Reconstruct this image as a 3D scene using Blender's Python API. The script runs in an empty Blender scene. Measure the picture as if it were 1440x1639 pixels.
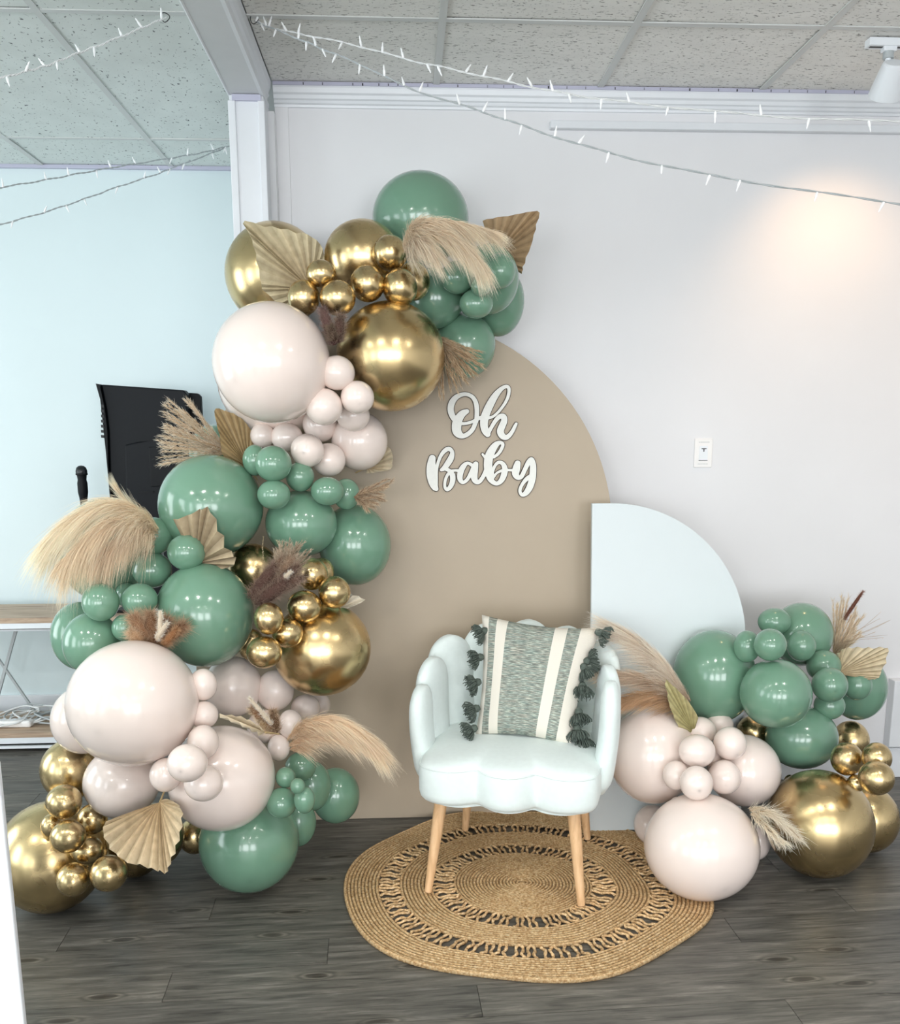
import bpy, bmesh, math, random
import numpy as np
from mathutils import Vector, Matrix, Euler
random.seed(7)
SC = bpy.context.scene
COL = SC.collection
PI = math.pi
# ------------------------------------------------------------------ camera
F, CY, PITCH, YAW, ROLL, H = 1448.17, 969.07, 0.187553, 0.051211, -0.0033934, 1.484
def cam_axes():
    cy, sy, cp, sp = math.cos(YAW), math.sin(YAW), math.cos(PITCH), math.sin(PITCH)
    f = Vector((sy*cp, cy*cp, -sp)); r = Vector((cy, -sy, 0)); u = r.cross(f)
    c, s = math.cos(ROLL), math.sin(ROLL)
    return c*r + s*u, -s*r + c*u, f
CR, CU, CF = cam_axes()
cam = bpy.data.cameras.new('camera'); cam_o = bpy.data.objects.new('camera', cam); COL.objects.link(cam_o)
m = Matrix((CR, CU, -CF)).transposed().to_4x4(); m.translation = Vector((0, 0, H)); cam_o.matrix_world = m
cam.sensor_fit = 'VERTICAL'; cam.sensor_height = 24.0; cam.lens = 24.0*F/1639
cam.shift_y = (CY-819.5)/1639; cam.clip_start = 0.05; cam.clip_end = 60
SC.camera = cam_o
def ray(px, py):
    return CR*((px-720)/F) + CU*((CY-py)/F) + CF
def at(px, py, Y):
    d = ray(px, py); return d*(Y/d.y) + Vector((0, 0, H))
def onfloor(px, py, z=0.0):
    d = ray(px, py); return d*((z-H)/d.z) + Vector((0, 0, H))
# ------------------------------------------------------------------ exposure, world
SC.view_settings.view_transform = 'Standard'; SC.view_settings.look = 'None'
SC.view_settings.gamma = 1.0; SC.view_settings.use_curve_mapping = False
SC.view_settings.exposure = 0.66
SC.cycles.use_denoising = True
SC.cycles.max_bounces = 8; SC.cycles.diffuse_bounces = 5; SC.cycles.glossy_bounces = 4
SC.cycles.caustics_reflective = False; SC.cycles.caustics_refractive = False
SC.cycles.sample_clamp_indirect = 6.0
W = bpy.data.worlds.new('world'); SC.world = W; W.use_nodes = True
bg = W.node_tree.nodes['Background']; bg.inputs[0].default_value = (0.88, 0.95, 1.0, 1); bg.inputs[1].default_value = 1.0
# ------------------------------------------------------------------ daylight through the windows
def area(name, loc, rot, sx, sy, power, col):
    l = bpy.data.lights.new(name, 'AREA'); l.shape = 'RECTANGLE'; l.size = sx; l.size_y = sy
    l.energy = power; l.color = col
    o = bpy.data.objects.new(name, l); COL.objects.link(o); o.location = loc; o.rotation_euler = rot
    return o
DAY = (0.95, 0.97, 1.0)
for x in (-2.6, -0.3, 2.0):
    area('window_daylight', (x, -4.92, 1.45), (PI/2, 0, 0), 1.7, 1.9, 62, DAY)
for y in (-2.6, 0.4, 2.9):
    area('side_window_daylight', (-4.12, y, 1.45), (PI/2, 0, -PI/2), 1.3, 1.9, 24, (0.90, 0.97, 1.0))
CEIL = H + 1.265
LIGHTS = [(-2.02, 0.95), (-0.78, 0.95), (0.45, 0.95), (1.67, 0.95), (-2.02, -1.5), (-0.78, -1.5), (0.45, -1.5), (1.67, -1.5), (0.45, -3.9), (-2.02, -3.9)]
LAMP = 66.0
# ------------------------------------------------------------------ materials
def new_mat(name):
    m = bpy.data.materials.new(name); m.use_nodes = True
    return m, m.node_tree, m.node_tree.nodes['Principled BSDF']
def lin(c):
    return tuple(((v/255)/12.92 if v/255 <= .04045 else ((v/255+.055)/1.055)**2.4) for v in c) + (1,)
def N(t, kind, **kw):
    n = t.nodes.new(kind)
    for k, v in kw.items():
        if k in n.inputs: n.inputs[k].default_value = v
        else: setattr(n, k, v)
    return n
def L(t, a, b): t.links.new(a, b)
def ramp(t, fac, stops):
    r = t.nodes.new('ShaderNodeValToRGB'); L(t, fac, r.inputs[0])
    e = r.color_ramp.elements
    while len(e) < len(stops): e.new(0.5)
    for i, (p, c) in enumerate(stops): e[i].position = p; e[i].color = c
    return r
def coords(t, scale=(1, 1, 1), which='Object', rot=(0, 0, 0)):
    c = t.nodes.new('ShaderNodeTexCoord'); mp = t.nodes.new('ShaderNodeMapping')
    mp.inputs['Scale'].default_value = scale; mp.inputs['Rotation'].default_value = rot
    L(t, c.outputs[which], mp.inputs[0]); return mp
def bump(t, b, h, strength=.2, dist=.01):
    n = t.nodes.new('ShaderNodeBump'); n.inputs['Strength'].default_value = strength; n.inputs['Distance'].default_value = dist
    L(t, h, n.inputs['Height']); L(t, n.outputs[0], b.inputs['Normal']); return n
def plain(name, rgb, rough=.5, metal=0, spec=.5, noise=0.0, nscale=20, bmp=0, **kw):
    m, t, b = new_mat(name)
    b.inputs['Roughness'].default_value = rough; b.inputs['Metallic'].default_value = metal
    b.inputs['Specular IOR Level'].default_value = spec
    c = lin(rgb)
    if noise:
        mp = coords(t); n = N(t, 'ShaderNodeTexNoise', Scale=nscale, Detail=4.0); L(t, mp.outputs[0], n.inputs[0])
        r = ramp(t, n.outputs[0], [(.3, tuple(v*(1-noise) for v in c[:3])+(1,)), (.7, tuple(min(1, v*(1+noise)) for v in c[:3])+(1,))])
        L(t, r.outputs[0], b.inputs['Base Color'])
        if bmp: bump(t, b, n.outputs[0], bmp, .003)
    else: b.inputs['Base Color'].default_value = c
    for k, v in kw.items(): b.inputs[k.replace('_', ' ')].default_value = v
    return m
M = {}
M['wall'] = plain('wall_paint', (228, 228, 230), .38, spec=.35, noise=.012, nscale=3, bmp=.02)
M['wall_left'] = plain('alcove_paint', (216, 229, 231), .42, spec=.35, noise=.01, nscale=3)
M['trim'] = plain('trim_paint', (225, 228, 232), .35, noise=.01)
M['beam'] = plain('beam_paint', (212, 214, 216), .5, noise=.015)
M['white_metal'] = plain('white_metal', (232, 236, 240), .35)
M['plastic'] = plain('white_plastic', (240, 238, 236), .3)
M['dark'] = plain('dark_slot', (40, 40, 42), .6)
M['gridbar'] = plain('grid_bar', (205, 207, 205), .45)
M['lav'] = plain('wall_angle', (186, 186, 204), .4)
M['subfloor'] = plain('subfloor', (38, 37, 36), .7)
M['blackp'] = plain('black_plastic', (6, 10, 16), .5, spec=.2, noise=.1, nscale=5)
M['blackg'] = plain('black_gloss', (5, 8, 12), .5, spec=.2)
M['mic'] = plain('mic_black', (14, 16, 20), .35)
M['latex_g'] = plain('sage_latex', (110, 148, 125), .2, spec=.55, Coat_Weight=.35, Coat_Roughness=.1)
M['latex_c'] = plain('blush_latex', (234, 219, 211), .22, spec=.5, Coat_Weight=.35, Coat_Roughness=.1)
M['latex_o'] = plain('chrome_gold', (208, 184, 138), .2, metal=1.0)
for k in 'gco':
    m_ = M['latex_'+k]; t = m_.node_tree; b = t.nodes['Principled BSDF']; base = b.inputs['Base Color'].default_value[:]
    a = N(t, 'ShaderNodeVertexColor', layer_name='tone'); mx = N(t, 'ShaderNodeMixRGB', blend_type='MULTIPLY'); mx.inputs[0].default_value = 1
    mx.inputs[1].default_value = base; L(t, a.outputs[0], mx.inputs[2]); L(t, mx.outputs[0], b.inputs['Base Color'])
    mp = coords(t); n = N(t, 'ShaderNodeTexNoise', Scale=2.2, Detail=2.0); L(t, mp.outputs[0], n.inputs[0])
    r = ramp(t, n.outputs[0], [(.3, ((.15, .25)[k == 'o'],)*3+(1,)), (.75, ((.22, .29)[k == 'o'],)*3+(1,))]); L(t, r.outputs[0], b.inputs['Roughness'])
M['arch'] = plain('beige_paint', (177, 162, 142), .45, spec=.35, noise=.02, nscale=4)
M['wpanel'] = plain('white_board', (212, 220, 222), .4, spec=.35, noise=.01, nscale=4)
M['fabric'] = plain('mint_white_velvet', (226, 236, 234), .8, spec=.2, noise=.02, nscale=60, bmp=.1)
M['fabric'].node_tree.nodes['Principled BSDF'].inputs['Sheen Weight'].default_value = .25
M['tassel'] = plain('tassel_yarn', (90, 99, 92), .95, spec=.1, noise=.25, nscale=90)
M['sign_white'] = plain('sign_white', (232, 232, 226), .5, noise=.02, nscale=80)
M['sign_dark'] = plain('sign_outline', (74, 66, 57), .7)
M['lamp'] = plain('lamp_emission', (255, 255, 255), .5)
_b = M['lamp'].node_tree.nodes['Principled BSDF']; _b.inputs['Emission Color'].default_value = (1, .97, .92, 1); _b.inputs['Emission Strength'].default_value = LAMP
M['bulb'] = plain('bulb_clear', (246, 247, 248), .15, spec=.6)
M['wire'] = plain('wire_white', (224, 226, 226), .5)
M['wire_grey'] = plain('wire_weathered', (176, 182, 184), .5)
M['glass'] = plain('glass', (235, 245, 248), .02, Transmission_Weight=1.0)
def wood(name, stops, scale=(1, 14, 14), rough=.5, nsc=4.0, bmp=.1):
    m, t, b = new_mat(name); mp = coords(t, scale)
    oi = t.nodes.new('ShaderNodeObjectInfo'); ad = N(t, 'ShaderNodeVectorMath', operation='ADD')
    sc = N(t, 'ShaderNodeMath', operation='MULTIPLY'); sc.inputs[1].default_value = 37; L(t, oi.outputs['Random'], sc.inputs[0])
    L(t, mp.outputs[0], ad.inputs[0]); L(t, sc.outputs[0], ad.inputs[1])
    n = N(t, 'ShaderNodeTexNoise', Scale=nsc, Detail=7.0, Roughness=.62, Distortion=.5); L(t, ad.outputs[0], n.inputs[0])
    r = ramp(t, n.outputs[0], stops); L(t, r.outputs[0], b.inputs['Base Color']); b.inputs['Roughness'].default_value = rough
    bump(t, b, n.outputs[0], bmp, .002)
    return m, t, b, ad, r
M['leg'] = wood('beech_leg', [(.3, lin((196, 152, 108))), (.55, lin((222, 182, 138))), (.8, lin((232, 198, 158)))], (14, 14, 1.2), .45)[0]
M['tablewood'] = wood('shelf_wood', [(.3, lin((150, 124, 104))), (.55, lin((190, 166, 142))), (.8, lin((208, 186, 164)))], (1, 10, 10), .55)[0]
# vinyl plank: grain, darker streaks and oval knots
mm, t, b, ad, r = wood('grey_plank', [(.28, lin((62, 60, 57))), (.43, lin((90, 88, 83))), (.57, lin((108, 105, 99))), (.76, lin((142, 138, 131)))], (1.8, 17, 1), .38, 3.0, .15)
oi = t.nodes.new('ShaderNodeObjectInfo'); hv = ramp(t, oi.outputs['Random'], [(0, (.80, .81, .82, 1)), (1, (1.06, 1.05, 1.03, 1))])
v = N(t, 'ShaderNodeTexVoronoi', Scale=1.25, Randomness=1.0, voronoi_dimensions='2D')
mp2 = coords(t, (1.6, 5.5, 1)); ad2 = N(t, 'ShaderNodeVectorMath', operation='ADD'); L(t, mp2.outputs[0], ad2.inputs[0])
s2 = N(t, 'ShaderNodeMath', operation='MULTIPLY'); s2.inputs[1].default_value = 91; L(t, oi.outputs['Random'], s2.inputs[0]); L(t, s2.outputs[0], ad2.inputs[1])
dn = N(t, 'ShaderNodeTexNoise', Scale=5.0); L(t, ad2.outputs[0], dn.inputs[0])
dm = N(t, 'ShaderNodeMixRGB'); dm.inputs[0].default_value = .06; L(t, ad2.outputs[0], dm.inputs[1]); L(t, dn.outputs['Color'], dm.inputs[2]); L(t, dm.outputs[0], v.inputs[0])
kr = ramp(t, v.outputs['Distance'], [(.0, (.26, .24, .22, 1)), (.055, (.46, .44, .42, 1)), (.08, (1.35, 1.32, 1.27, 1)), (.105, (.66, .66, .65, 1)), (.135, (1.15, 1.13, 1.1, 1)), (.17, (1.06, 1.05, 1.04, 1)), (.24, (1, 1, 1, 1))])
m1 = N(t, 'ShaderNodeMixRGB', blend_type='MULTIPLY'); m1.inputs[0].default_value = 1; m2 = N(t, 'ShaderNodeMixRGB', blend_type='MULTIPLY'); m2.inputs[0].default_value = .9
L(t, r.outputs[0], m1.inputs[1]); L(t, hv.outputs[0], m1.inputs[2]); L(t, m1.outputs[0], m2.inputs[1]); L(t, kr.outputs[0], m2.inputs[2]); L(t, m2.outputs[0], b.inputs['Base Color'])
b.inputs['Specular IOR Level'].default_value = .4
mp3 = coords(t, (2.2, 75, 1)); ad3 = N(t, 'ShaderNodeVectorMath', operation='ADD'); L(t, mp3.outputs[0], ad3.inputs[0]); L(t, s2.outputs[0], ad3.inputs[1])
fn = N(t, 'ShaderNodeTexNoise', Scale=2.4, Detail=5.0, Roughness=.7); L(t, ad3.outputs[0], fn.inputs[0])
fr_ = ramp(t, fn.outputs[0], [(.36, (.62, .61, .6, 1)), (.46, (.98, .98, .97, 1)), (.62, (1.1, 1.1, 1.08, 1))])
m3 = N(t, 'ShaderNodeMixRGB', blend_type='MULTIPLY'); m3.inputs[0].default_value = .9; L(t, m2.outputs[0], m3.inputs[1]); L(t, fr_.outputs[0], m3.inputs[2]); L(t, m3.outputs[0], b.inputs['Base Color'])
M['plank'] = mm
def tile_mat(name, base, fleck, sx, sy, thr, scale):
    m, t, b = new_mat(name); mp = coords(t, (sx, sy, 1)); oi = t.nodes.new('ShaderNodeObjectInfo')
    ad = N(t, 'ShaderNodeVectorMath', operation='ADD'); sc = N(t, 'ShaderNodeMath', operation='MULTIPLY'); sc.inputs[1].default_value = 53
    L(t, oi.outputs['Random'], sc.inputs[0]); L(t, mp.outputs[0], ad.inputs[0]); L(t, sc.outputs[0], ad.inputs[1])
    n = N(t, 'ShaderNodeTexNoise', Scale=scale, Detail=2.5, Roughness=.55, Distortion=.7); L(t, ad.outputs[0], n.inputs[0])
    r = ramp(t, n.outputs[0], [(thr-.03, lin(fleck)), (thr+.02, lin(base))])
    n2 = N(t, 'ShaderNodeTexNoise', Scale=scale*.12, Detail=2.0); L(t, ad.outputs[0], n2.inputs[0])
    r2 = ramp(t, n2.outputs[0], [(.3, (.93, .93, .93, 1)), (.7, (1, 1, 1, 1))])
    mx = N(t, 'ShaderNodeMixRGB', blend_type='MULTIPLY'); mx.inputs[0].default_value = 1; L(t, r.outputs[0], mx.inputs[1]); L(t, r2.outputs[0], mx.inputs[2])
    L(t, mx.outputs[0], b.inputs['Base Color']); b.inputs['Roughness'].default_value = .9; b.inputs['Specular IOR Level'].default_value = .1
    bump(t, b, r.outputs[0], .5, .003)
    return m
M['tile_r'] = tile_mat('fissured_tile', (240, 239, 235), (152, 150, 146), 1, 2.6, .375, 58)
M['tile_l'] = tile_mat('pinhole_tile', (226, 232, 229), (104, 108, 110), 1.4, 1, .34, 62)
# jute
m, t, b = new_mat('jute'); mp = coords(t); a = N(t, 'ShaderNodeVertexColor', layer_name='tone')
n = N(t, 'ShaderNodeTexNoise', Scale=150.0, Detail=3.0); L(t, mp.outputs[0], n.inputs[0])
r = ramp(t, n.outputs[0], [(.28, lin((168, 130, 88))), (.5, lin((216, 182, 136))), (.72, lin((244, 220, 180)))])
mx = N(t, 'ShaderNodeMixRGB', blend_type='MULTIPLY'); mx.inputs[0].default_value = 1; L(t, r.outputs[0], mx.inputs[1]); L(t, a.outputs[0], mx.inputs[2])
L(t, mx.outputs[0], b.inputs['Base Color']); b.inputs['Roughness'].default_value = .95; b.inputs['Specular IOR Level'].default_value = .15; bump(t, b, n.outputs[0], .5, .003)
M['jute'] = m
# hair / dried plants: colour per strand comes from the mesh
def dried(name, rough=.8):
    m, t, b = new_mat(name); a = N(t, 'ShaderNodeVertexColor', layer_name='tone'); L(t, a.outputs[0], b.inputs['Base Color'])
    b.inputs['Roughness'].default_value = rough; b.inputs['Specular IOR Level'].default_value = .25
    tr = t.nodes.new('ShaderNodeBsdfTranslucent'); L(t, a.outputs[0], tr.inputs[0]); ms = t.nodes.new('ShaderNodeMixShader'); ms.inputs[0].default_value = .22
    out = t.nodes['Material Output']; L(t, b.outputs[0], ms.inputs[1]); L(t, tr.outputs[0], ms.inputs[2]); L(t, ms.outputs[0], out.inputs[0]); return m
M['hair'] = dried('dried_plume')
m, t, b = new_mat('dried_palm'); a = N(t, 'ShaderNodeVertexColor', layer_name='tone'); mp = coords(t)
n = N(t, 'ShaderNodeTexNoise', Scale=45.0, Detail=4.0); L(t, mp.outputs[0], n.inputs[0]); r = ramp(t, n.outputs[0], [(.3, (.8, .78, .74, 1)), (.6, (1, 1, 1, 1))])
mx = N(t, 'ShaderNodeMixRGB', blend_type='MULTIPLY'); mx.inputs[0].default_value = 1; L(t, a.outputs[0], mx.inputs[1]); L(t, r.outputs[0], mx.inputs[2]); L(t, mx.outputs[0], b.inputs['Base Color'])
b.inputs['Roughness'].default_value = .7
M['palm'] = m
# woven cushion
m, t, b = new_mat('woven_cushion'); uv = t.nodes.new('ShaderNodeTexCoord'); sep = t.nodes.new('ShaderNodeSeparateXYZ'); L(t, uv.outputs['UV'], sep.inputs[0])
mp = t.nodes.new('ShaderNodeMapping'); mp.inputs['Scale'].default_value = (9, 110, 1); L(t, uv.outputs['UV'], mp.inputs[0])
n = N(t, 'ShaderNodeTexNoise', Scale=1.6, Detail=3.0, Roughness=.6); L(t, mp.outputs[0], n.inputs[0])
nc = N(t, 'ShaderNodeTexNoise', Scale=.8, Detail=1.0); L(t, mp.outputs[0], nc.inputs[0])
gr = ramp(t, n.outputs[0], [(.34, lin((112, 119, 116))), (.5, lin((150, 156, 150))), (.63, lin((218, 216, 204)))])
tint = ramp(t, nc.outputs[0], [(.4, lin((236, 225, 214))), (.6, lin((206, 228, 224)))]); mg = N(t, 'ShaderNodeMixRGB', blend_type='MULTIPLY'); mg.inputs[0].default_value = .6
L(t, gr.outputs[0], mg.inputs[1]); L(t, tint.outputs[0], mg.inputs[2])
st = ramp(t, sep.outputs[0], [(0, (0, 0, 0, 1)), (.055, (1, 1, 1, 1)), (.125, (0, 0, 0, 1)), (.215, (1, 1, 1, 1)), (.64, (0, 0, 0, 1)), (.75, (1, 1, 1, 1)), (.855, (0, 0, 0, 1))]); st.color_ramp.interpolation = 'CONSTANT'
mx = t.nodes.new('ShaderNodeMixRGB'); L(t, st.outputs[0], mx.inputs[0]); mx.inputs[1].default_value = lin((226, 220, 208)); L(t, mg.outputs[0], mx.inputs[2])
L(t, mx.outputs[0], b.inputs['Base Color']); b.inputs['Roughness'].default_value = .95; b.inputs['Specular IOR Level'].default_value = .1
wv = N(t, 'ShaderNodeTexWave', Scale=60.0); L(t, uv.outputs['UV'], wv.inputs[0]); bump(t, b, n.outputs[0], .35, .003)
M['cushion'] = m
# ------------------------------------------------------------------ mesh helpers
class MB:
    def __init__(s): s.v = []; s.f = []; s.c = []; s.uv = None
    def add(s, verts, faces, col=None):
        o = len(s.v); s.v += [tuple(p) for p in verts]; s.f += [tuple(i+o for i in f) for f in faces]
        s.c += [col or (1, 1, 1)]*len(verts)
    def box(s, lo, hi):
        x0, y0, z0 = lo; x1, y1, z1 = hi
        s.add([(x0, y0, z0), (x1, y0, z0), (x1, y1, z0), (x0, y1, z0), (x0, y0, z1), (x1, y0, z1), (x1, y1, z1), (x0, y1, z1)],
              [(0, 3, 2, 1), (4, 5, 6, 7), (0, 1, 5, 4), (1, 2, 6, 5), (2, 3, 7, 6), (3, 0, 4, 7)])
        return s
    def tube(s, pts, rad, n=6, col=None, cap=True, closed=False):
        pts = [Vector(p) for p in pts]; k = len(pts); rr = rad if isinstance(rad, (list, tuple)) else [rad]*k
        vs = []; up = None
        for i, p in enumerate(pts):
            a = pts[(i-1) % k] if (closed or i) else p; b_ = pts[(i+1) % k] if (closed or i < k-1) else p
            d = (b_-a); d = d.normalized() if d.length > 1e-9 else Vector((0, 0, 1))
            if up is None: up = d.orthogonal().normalized()
            up = (up - d*up.dot(d)); up = up.normalized() if up.length > 1e-6 else d.orthogonal().normalized()
            w = d.cross(up)
            for j in range(n):
                an = 2*PI*j/n; vs.append(p + (up*math.cos(an) + w*math.sin(an))*rr[i])
        fs = []
        for i in range(k if closed else k-1):
            i2 = (i+1) % k
            for j in range(n): fs.append((i*n+j, i*n+(j+1) % n, i2*n+(j+1) % n, i2*n+j))
        if cap and not closed: fs += [tuple(range(n-1, -1, -1)), tuple((k-1)*n+j for j in range(n))]
        s.add(vs, fs, col); return s
    def lathe(s, prof, n=24, origin=(0, 0, 0), mat=None, col=None):
        o = Vector(origin); vs = []
        for r_, z in prof:
            for j in range(n):
                a = 2*PI*j/n; p = Vector((r_*math.cos(a), r_*math.sin(a), z)); p = (mat @ p) if mat else p
                vs.append(p+o)
        fs = []
        for i in range(len(prof)-1):
            for j in range(n): fs.append((i*n+j, i*n+(j+1) % n, (i+1)*n+(j+1) % n, (i+1)*n+j))
        fs += [tuple(range(n-1, -1, -1)), tuple((len(prof)-1)*n+j for j in range(n))]
        s.add(vs, fs, col); return s
    def prism(s, poly, f0, f1):      # poly: 2D points, f0/f1: maps to 3D for both faces
        n = len(poly); s.add([f0(*p) for p in poly]+[f1(*p) for p in poly],
              [tuple(range(n)), tuple(range(2*n-1, n-1, -1))]+[(i, i+n, (i+1) % n+n, (i+1) % n) for i in range(n)]); return s
    def mesh(s, name, mat, smooth=True, tone=False):
        me = bpy.data.meshes.new(name); me.from_pydata([tuple(p) for p in s.v], [], s.f)
        if mat: me.materials.append(mat)
        if tone:
            at_ = me.color_attributes.new('tone', 'FLOAT_COLOR', 'POINT')
            arr = np.ones((len(s.v), 4), dtype=np.float32); arr[:, :3] = np.array(s.c, dtype=np.float32); at_.data.foreach_set('color', arr.ravel())
        me.update()
        if smooth: me.shade_smooth()
        return me
def finish(me, angle=None):
    bm = bmesh.new(); bm.from_mesh(me); bmesh.ops.recalc_face_normals(bm, faces=bm.faces)
    if angle is not None:
        for e in bm.edges:
            if len(e.link_faces) == 2 and e.calc_face_angle(0) > angle: e.smooth = False
    bm.to_mesh(me); bm.free(); me.update()
def obj(name, mb, mat=None, parent=None, smooth=True, tone=False, angle=.6, bevel=0, seg=2):
    me = mb if isinstance(mb, bpy.types.Mesh) else mb.mesh(name, mat, smooth, tone)
    if not isinstance(mb, bpy.types.Mesh): finish(me, angle if smooth else None)
    o = bpy.data.objects.new(name, me); COL.objects.link(o); o.parent = parent
    if bevel:
        bv = o.modifiers.new('bevel', 'BEVEL'); bv.width = bevel; bv.segments = seg; bv.limit_method = 'ANGLE'; bv.angle_limit = .6
    return o
def tag(o, label, cat, group=None):
    o['label'] = label; o['category'] = cat
    if group: o['group'] = group
    return o
def empty(name, loc, label, cat, group=None, rz=0):
    o = bpy.data.objects.new(name, None); COL.objects.link(o); o.location = loc; o.rotation_euler = (0, 0, rz); o.empty_display_size = .1
    return tag(o, label, cat, group)
def struct(o): o['kind'] = 'structure'; return o
def catmull(P, n):
    P = [Vector(p) for p in P]; Q = [P[0]*2-P[1]]+P+[P[-1]*2-P[-2]]; out = []
    for k in range(n):
        u = k/(n-1)*(len(P)-1); i = min(int(u), len(P)-2); t_ = u-i
        a, b_, c, d = Q[i:i+4]
        out.append(.5*((2*b_)+(c-a)*t_+(2*a-5*b_+4*c-d)*t_*t_+(3*b_-a-3*c+d)*t_**3))
    return out
# ------------------------------------------------------------------ room shell
XC = -0.4555          # corner of the main wall beside the column
WY, AY = 3.66, 4.73   # main wall and alcove wall
mb = MB().box((XC, WY, 0), (4.4, AY+.15, CEIL)); struct(obj('wall_back', mb, M['wall'], smooth=False))
mb = MB().box((-4.4, AY, 0), (XC, AY+.15, CEIL)); struct(obj('wall_alcove', mb, M['wall_left'], smooth=False))
mb = MB().box((4.2, -5.0, 0), (4.35, WY, CEIL)); struct(obj('wall_right', mb, M['wall'], smooth=False))
def pierced(name, lo, hi, axis, holes, fixed0, fixed1, mat):
    # a wall along `axis` (0: x, 1: y) from lo..hi with window holes (a0, a1, z0, z1)
    mb = MB()
    def bx(a0, a1, z0, z1):
        if a1-a0 < .001 or z1-z0 < .001: return
        if axis == 0: mb.box((a0, fixed0, z0), (a1, fixed1, z1))
        else: mb.box((fixed0, a0, z0), (fixed1, a1, z1))
    cur = lo
    for a0, a1, z0, z1 in holes:
        bx(cur, a0, 0, CEIL); bx(a0, a1, 0, z0); bx(a0, a1, z1, CEIL); cur = a1
    bx(cur, hi, 0, CEIL); struct(obj(name, mb, mat, smooth=False))
fh = [(x-.9, x+.9, .45, 2.45) for x in (-2.6, -0.3, 2.0)]
pierced('wall_front', -4.35, 4.35, 0, fh, -5.15, -5.0, M['wall'])
sh = [(y-.7, y+.7, .45, 2.45) for y in (-2.6, 0.4, 2.9)]
pierced('wall_left', -5.0, AY, 1, sh, -4.35, -4.2, M['wall_left'])
def window(i, a0, a1, z0, z1, axis, f0, f1):
    mb = MB(); w = .05
    def bx(u0, u1, v0, v1):
        if axis == 0: mb.box((u0, f0, v0), (u1, f1, v1))
        else: mb.box((f0, u0, v0), (f1, u1, v1))
    bx(a0, a0+w, z0, z1); bx(a1-w, a1, z0, z1); bx(a0, a1, z0, z0+w); bx(a0, a1, z1-w, z1); c = (a0+a1)/2; bx(c-.02, c+.02, z0, z1)
    struct(obj('window_%d' % i, mb, M['trim'], smooth=False))
for i, h in enumerate(fh): window(i+1, *h, 0, -5.10, -5.04)
for i, h in enumerate(sh): window(i+4, *h, 1, -4.31, -4.25)
# ceiling: slab, tiles, grid bars
ceil_o = struct(obj('ceiling', MB().box((-4.35, -5.0, CEIL+.02), (4.35, AY, CEIL+.1)), M['gridbar'], smooth=False))
def tiles(xs, ys, mat, zt, barmat):
    base = {}
    for i in range(len(xs)-1):
        for j in range(len(ys)-1):
            w, d = xs[i+1]-xs[i], ys[j+1]-ys[j]
            cx_, cy_ = (xs[i]+xs[i+1])/2, (ys[j]+ys[j+1])/2
            if any(abs(cx_-lx) < .32 and abs(cy_-ly) < .45 for lx, ly in LIGHTS) and cy_ < 2.5: pass
            key = (round(w, 3), round(d, 3), mat.name)
            if key not in base:
                base[key] = MB().box((-w/2+.009, -d/2+.009, 0), (w/2-.009, d/2-.009, .015)).mesh('ceiling_tile', mat, False)
            o = obj('ceiling_tile', base[key], parent=ceil_o); o.location = (cx_+random.uniform(-.002, .002), cy_, zt+random.uniform(-.001, .002)); o.rotation_euler = (random.uniform(-.003, .003), random.uniform(-.004, .004), 0)
    for x in xs[1:-1]:
        obj('ceiling_grid_bar', MB().box((x-.012, ys[0], CEIL-.004), (x+.012, ys[-1], CEIL)), barmat, ceil_o, smooth=False)
    for y in ys[1:-1]:
        obj('ceiling_grid_bar', MB().box((xs[0], y-.012, CEIL-.0035), (xs[-1], y+.012, CEIL+.0005)), barmat, ceil_o, smooth=False)
XR, YR, XL, YL = .1418, 3.098, -1.089, 3.088
tiles([XC-.01]+[XR+.61*k for k in range(0, 7)]+[4.2], [-5.0]+[YR-1.22*k for k in range(6, -1, -1)]+[WY], M['tile_r'], CEIL+.001, M['gridbar'])
tiles([-4.2]+[XL-.61*k for k in range(5, -1, -1)]+[-.6], [-5.0]+[YL-1.22*k for k in range(6, -2, -1)]+[AY], M['tile_l'], CEIL+.001, M['gridbar'])
for x, y in LIGHTS:
    lb = 'square ceiling panel lamp, '+('first' if y > 0 else 'second' if y > -2 else 'rearmost')+' row behind the chair viewer, '+('far left' if x < -1.5 else 'left' if x < 0 else 'right' if x < 1 else 'far right')
    r_ = empty('ceiling_light', (x, y, CEIL-.03), lb, 'lamp', 'ceiling panel lamps')
    mb = MB(); w = .12
    for lo, hi in (((-w, -w, 0), (w, -w+.02, .03)), ((-w, w-.02, 0), (w, w, .03)), ((-w, -w, 0), (-w+.02, w, .03)), ((w-.02, -w, 0), (w, w, .03))): mb.box(lo, hi)
    obj('frame', mb, M['white_metal'], r_, smooth=False); obj('diffuser', MB().box((-w+.02, -w+.02, .006), (w-.02, w-.02, .02)), M['lamp'], r_, smooth=False)
# beam and column between alcove and room
BX0, BX1, BZ = -.594, -.474, 2.66
bm_o = struct(obj('ceiling_beam', MB().box((BX0, -5.0, BZ), (BX1-.008, WY, CEIL+.02)), M['beam'], smooth=False, bevel=.003))
prof = [(0, 0), (.012, 0), (.014, .012), (.007, .018), (.009, .034), (.016, .042), (.012, .05), (.02, .066), (.024, .089), (0, .089)]
obj('beam_moulding', MB().prism(prof, lambda u, w_: (BX1-.010+u, -5.0, BZ-.004+w_), lambda u, w_: (BX1-.010+u, WY-.04, BZ-.004+w_)), M['trim'], bm_o, smooth=False)
obj('beam_edge_bead', MB().tube([(BX0, -5, BZ+.003), (BX0, WY-.15, BZ+.003)], .006, 8), M['trim'], bm_o)
col_o = struct(obj('wall_column', MB().box((BX0, 3.5, 0), (BX1, AY, BZ)), M['trim'], smooth=False, bevel=.003))
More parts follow.
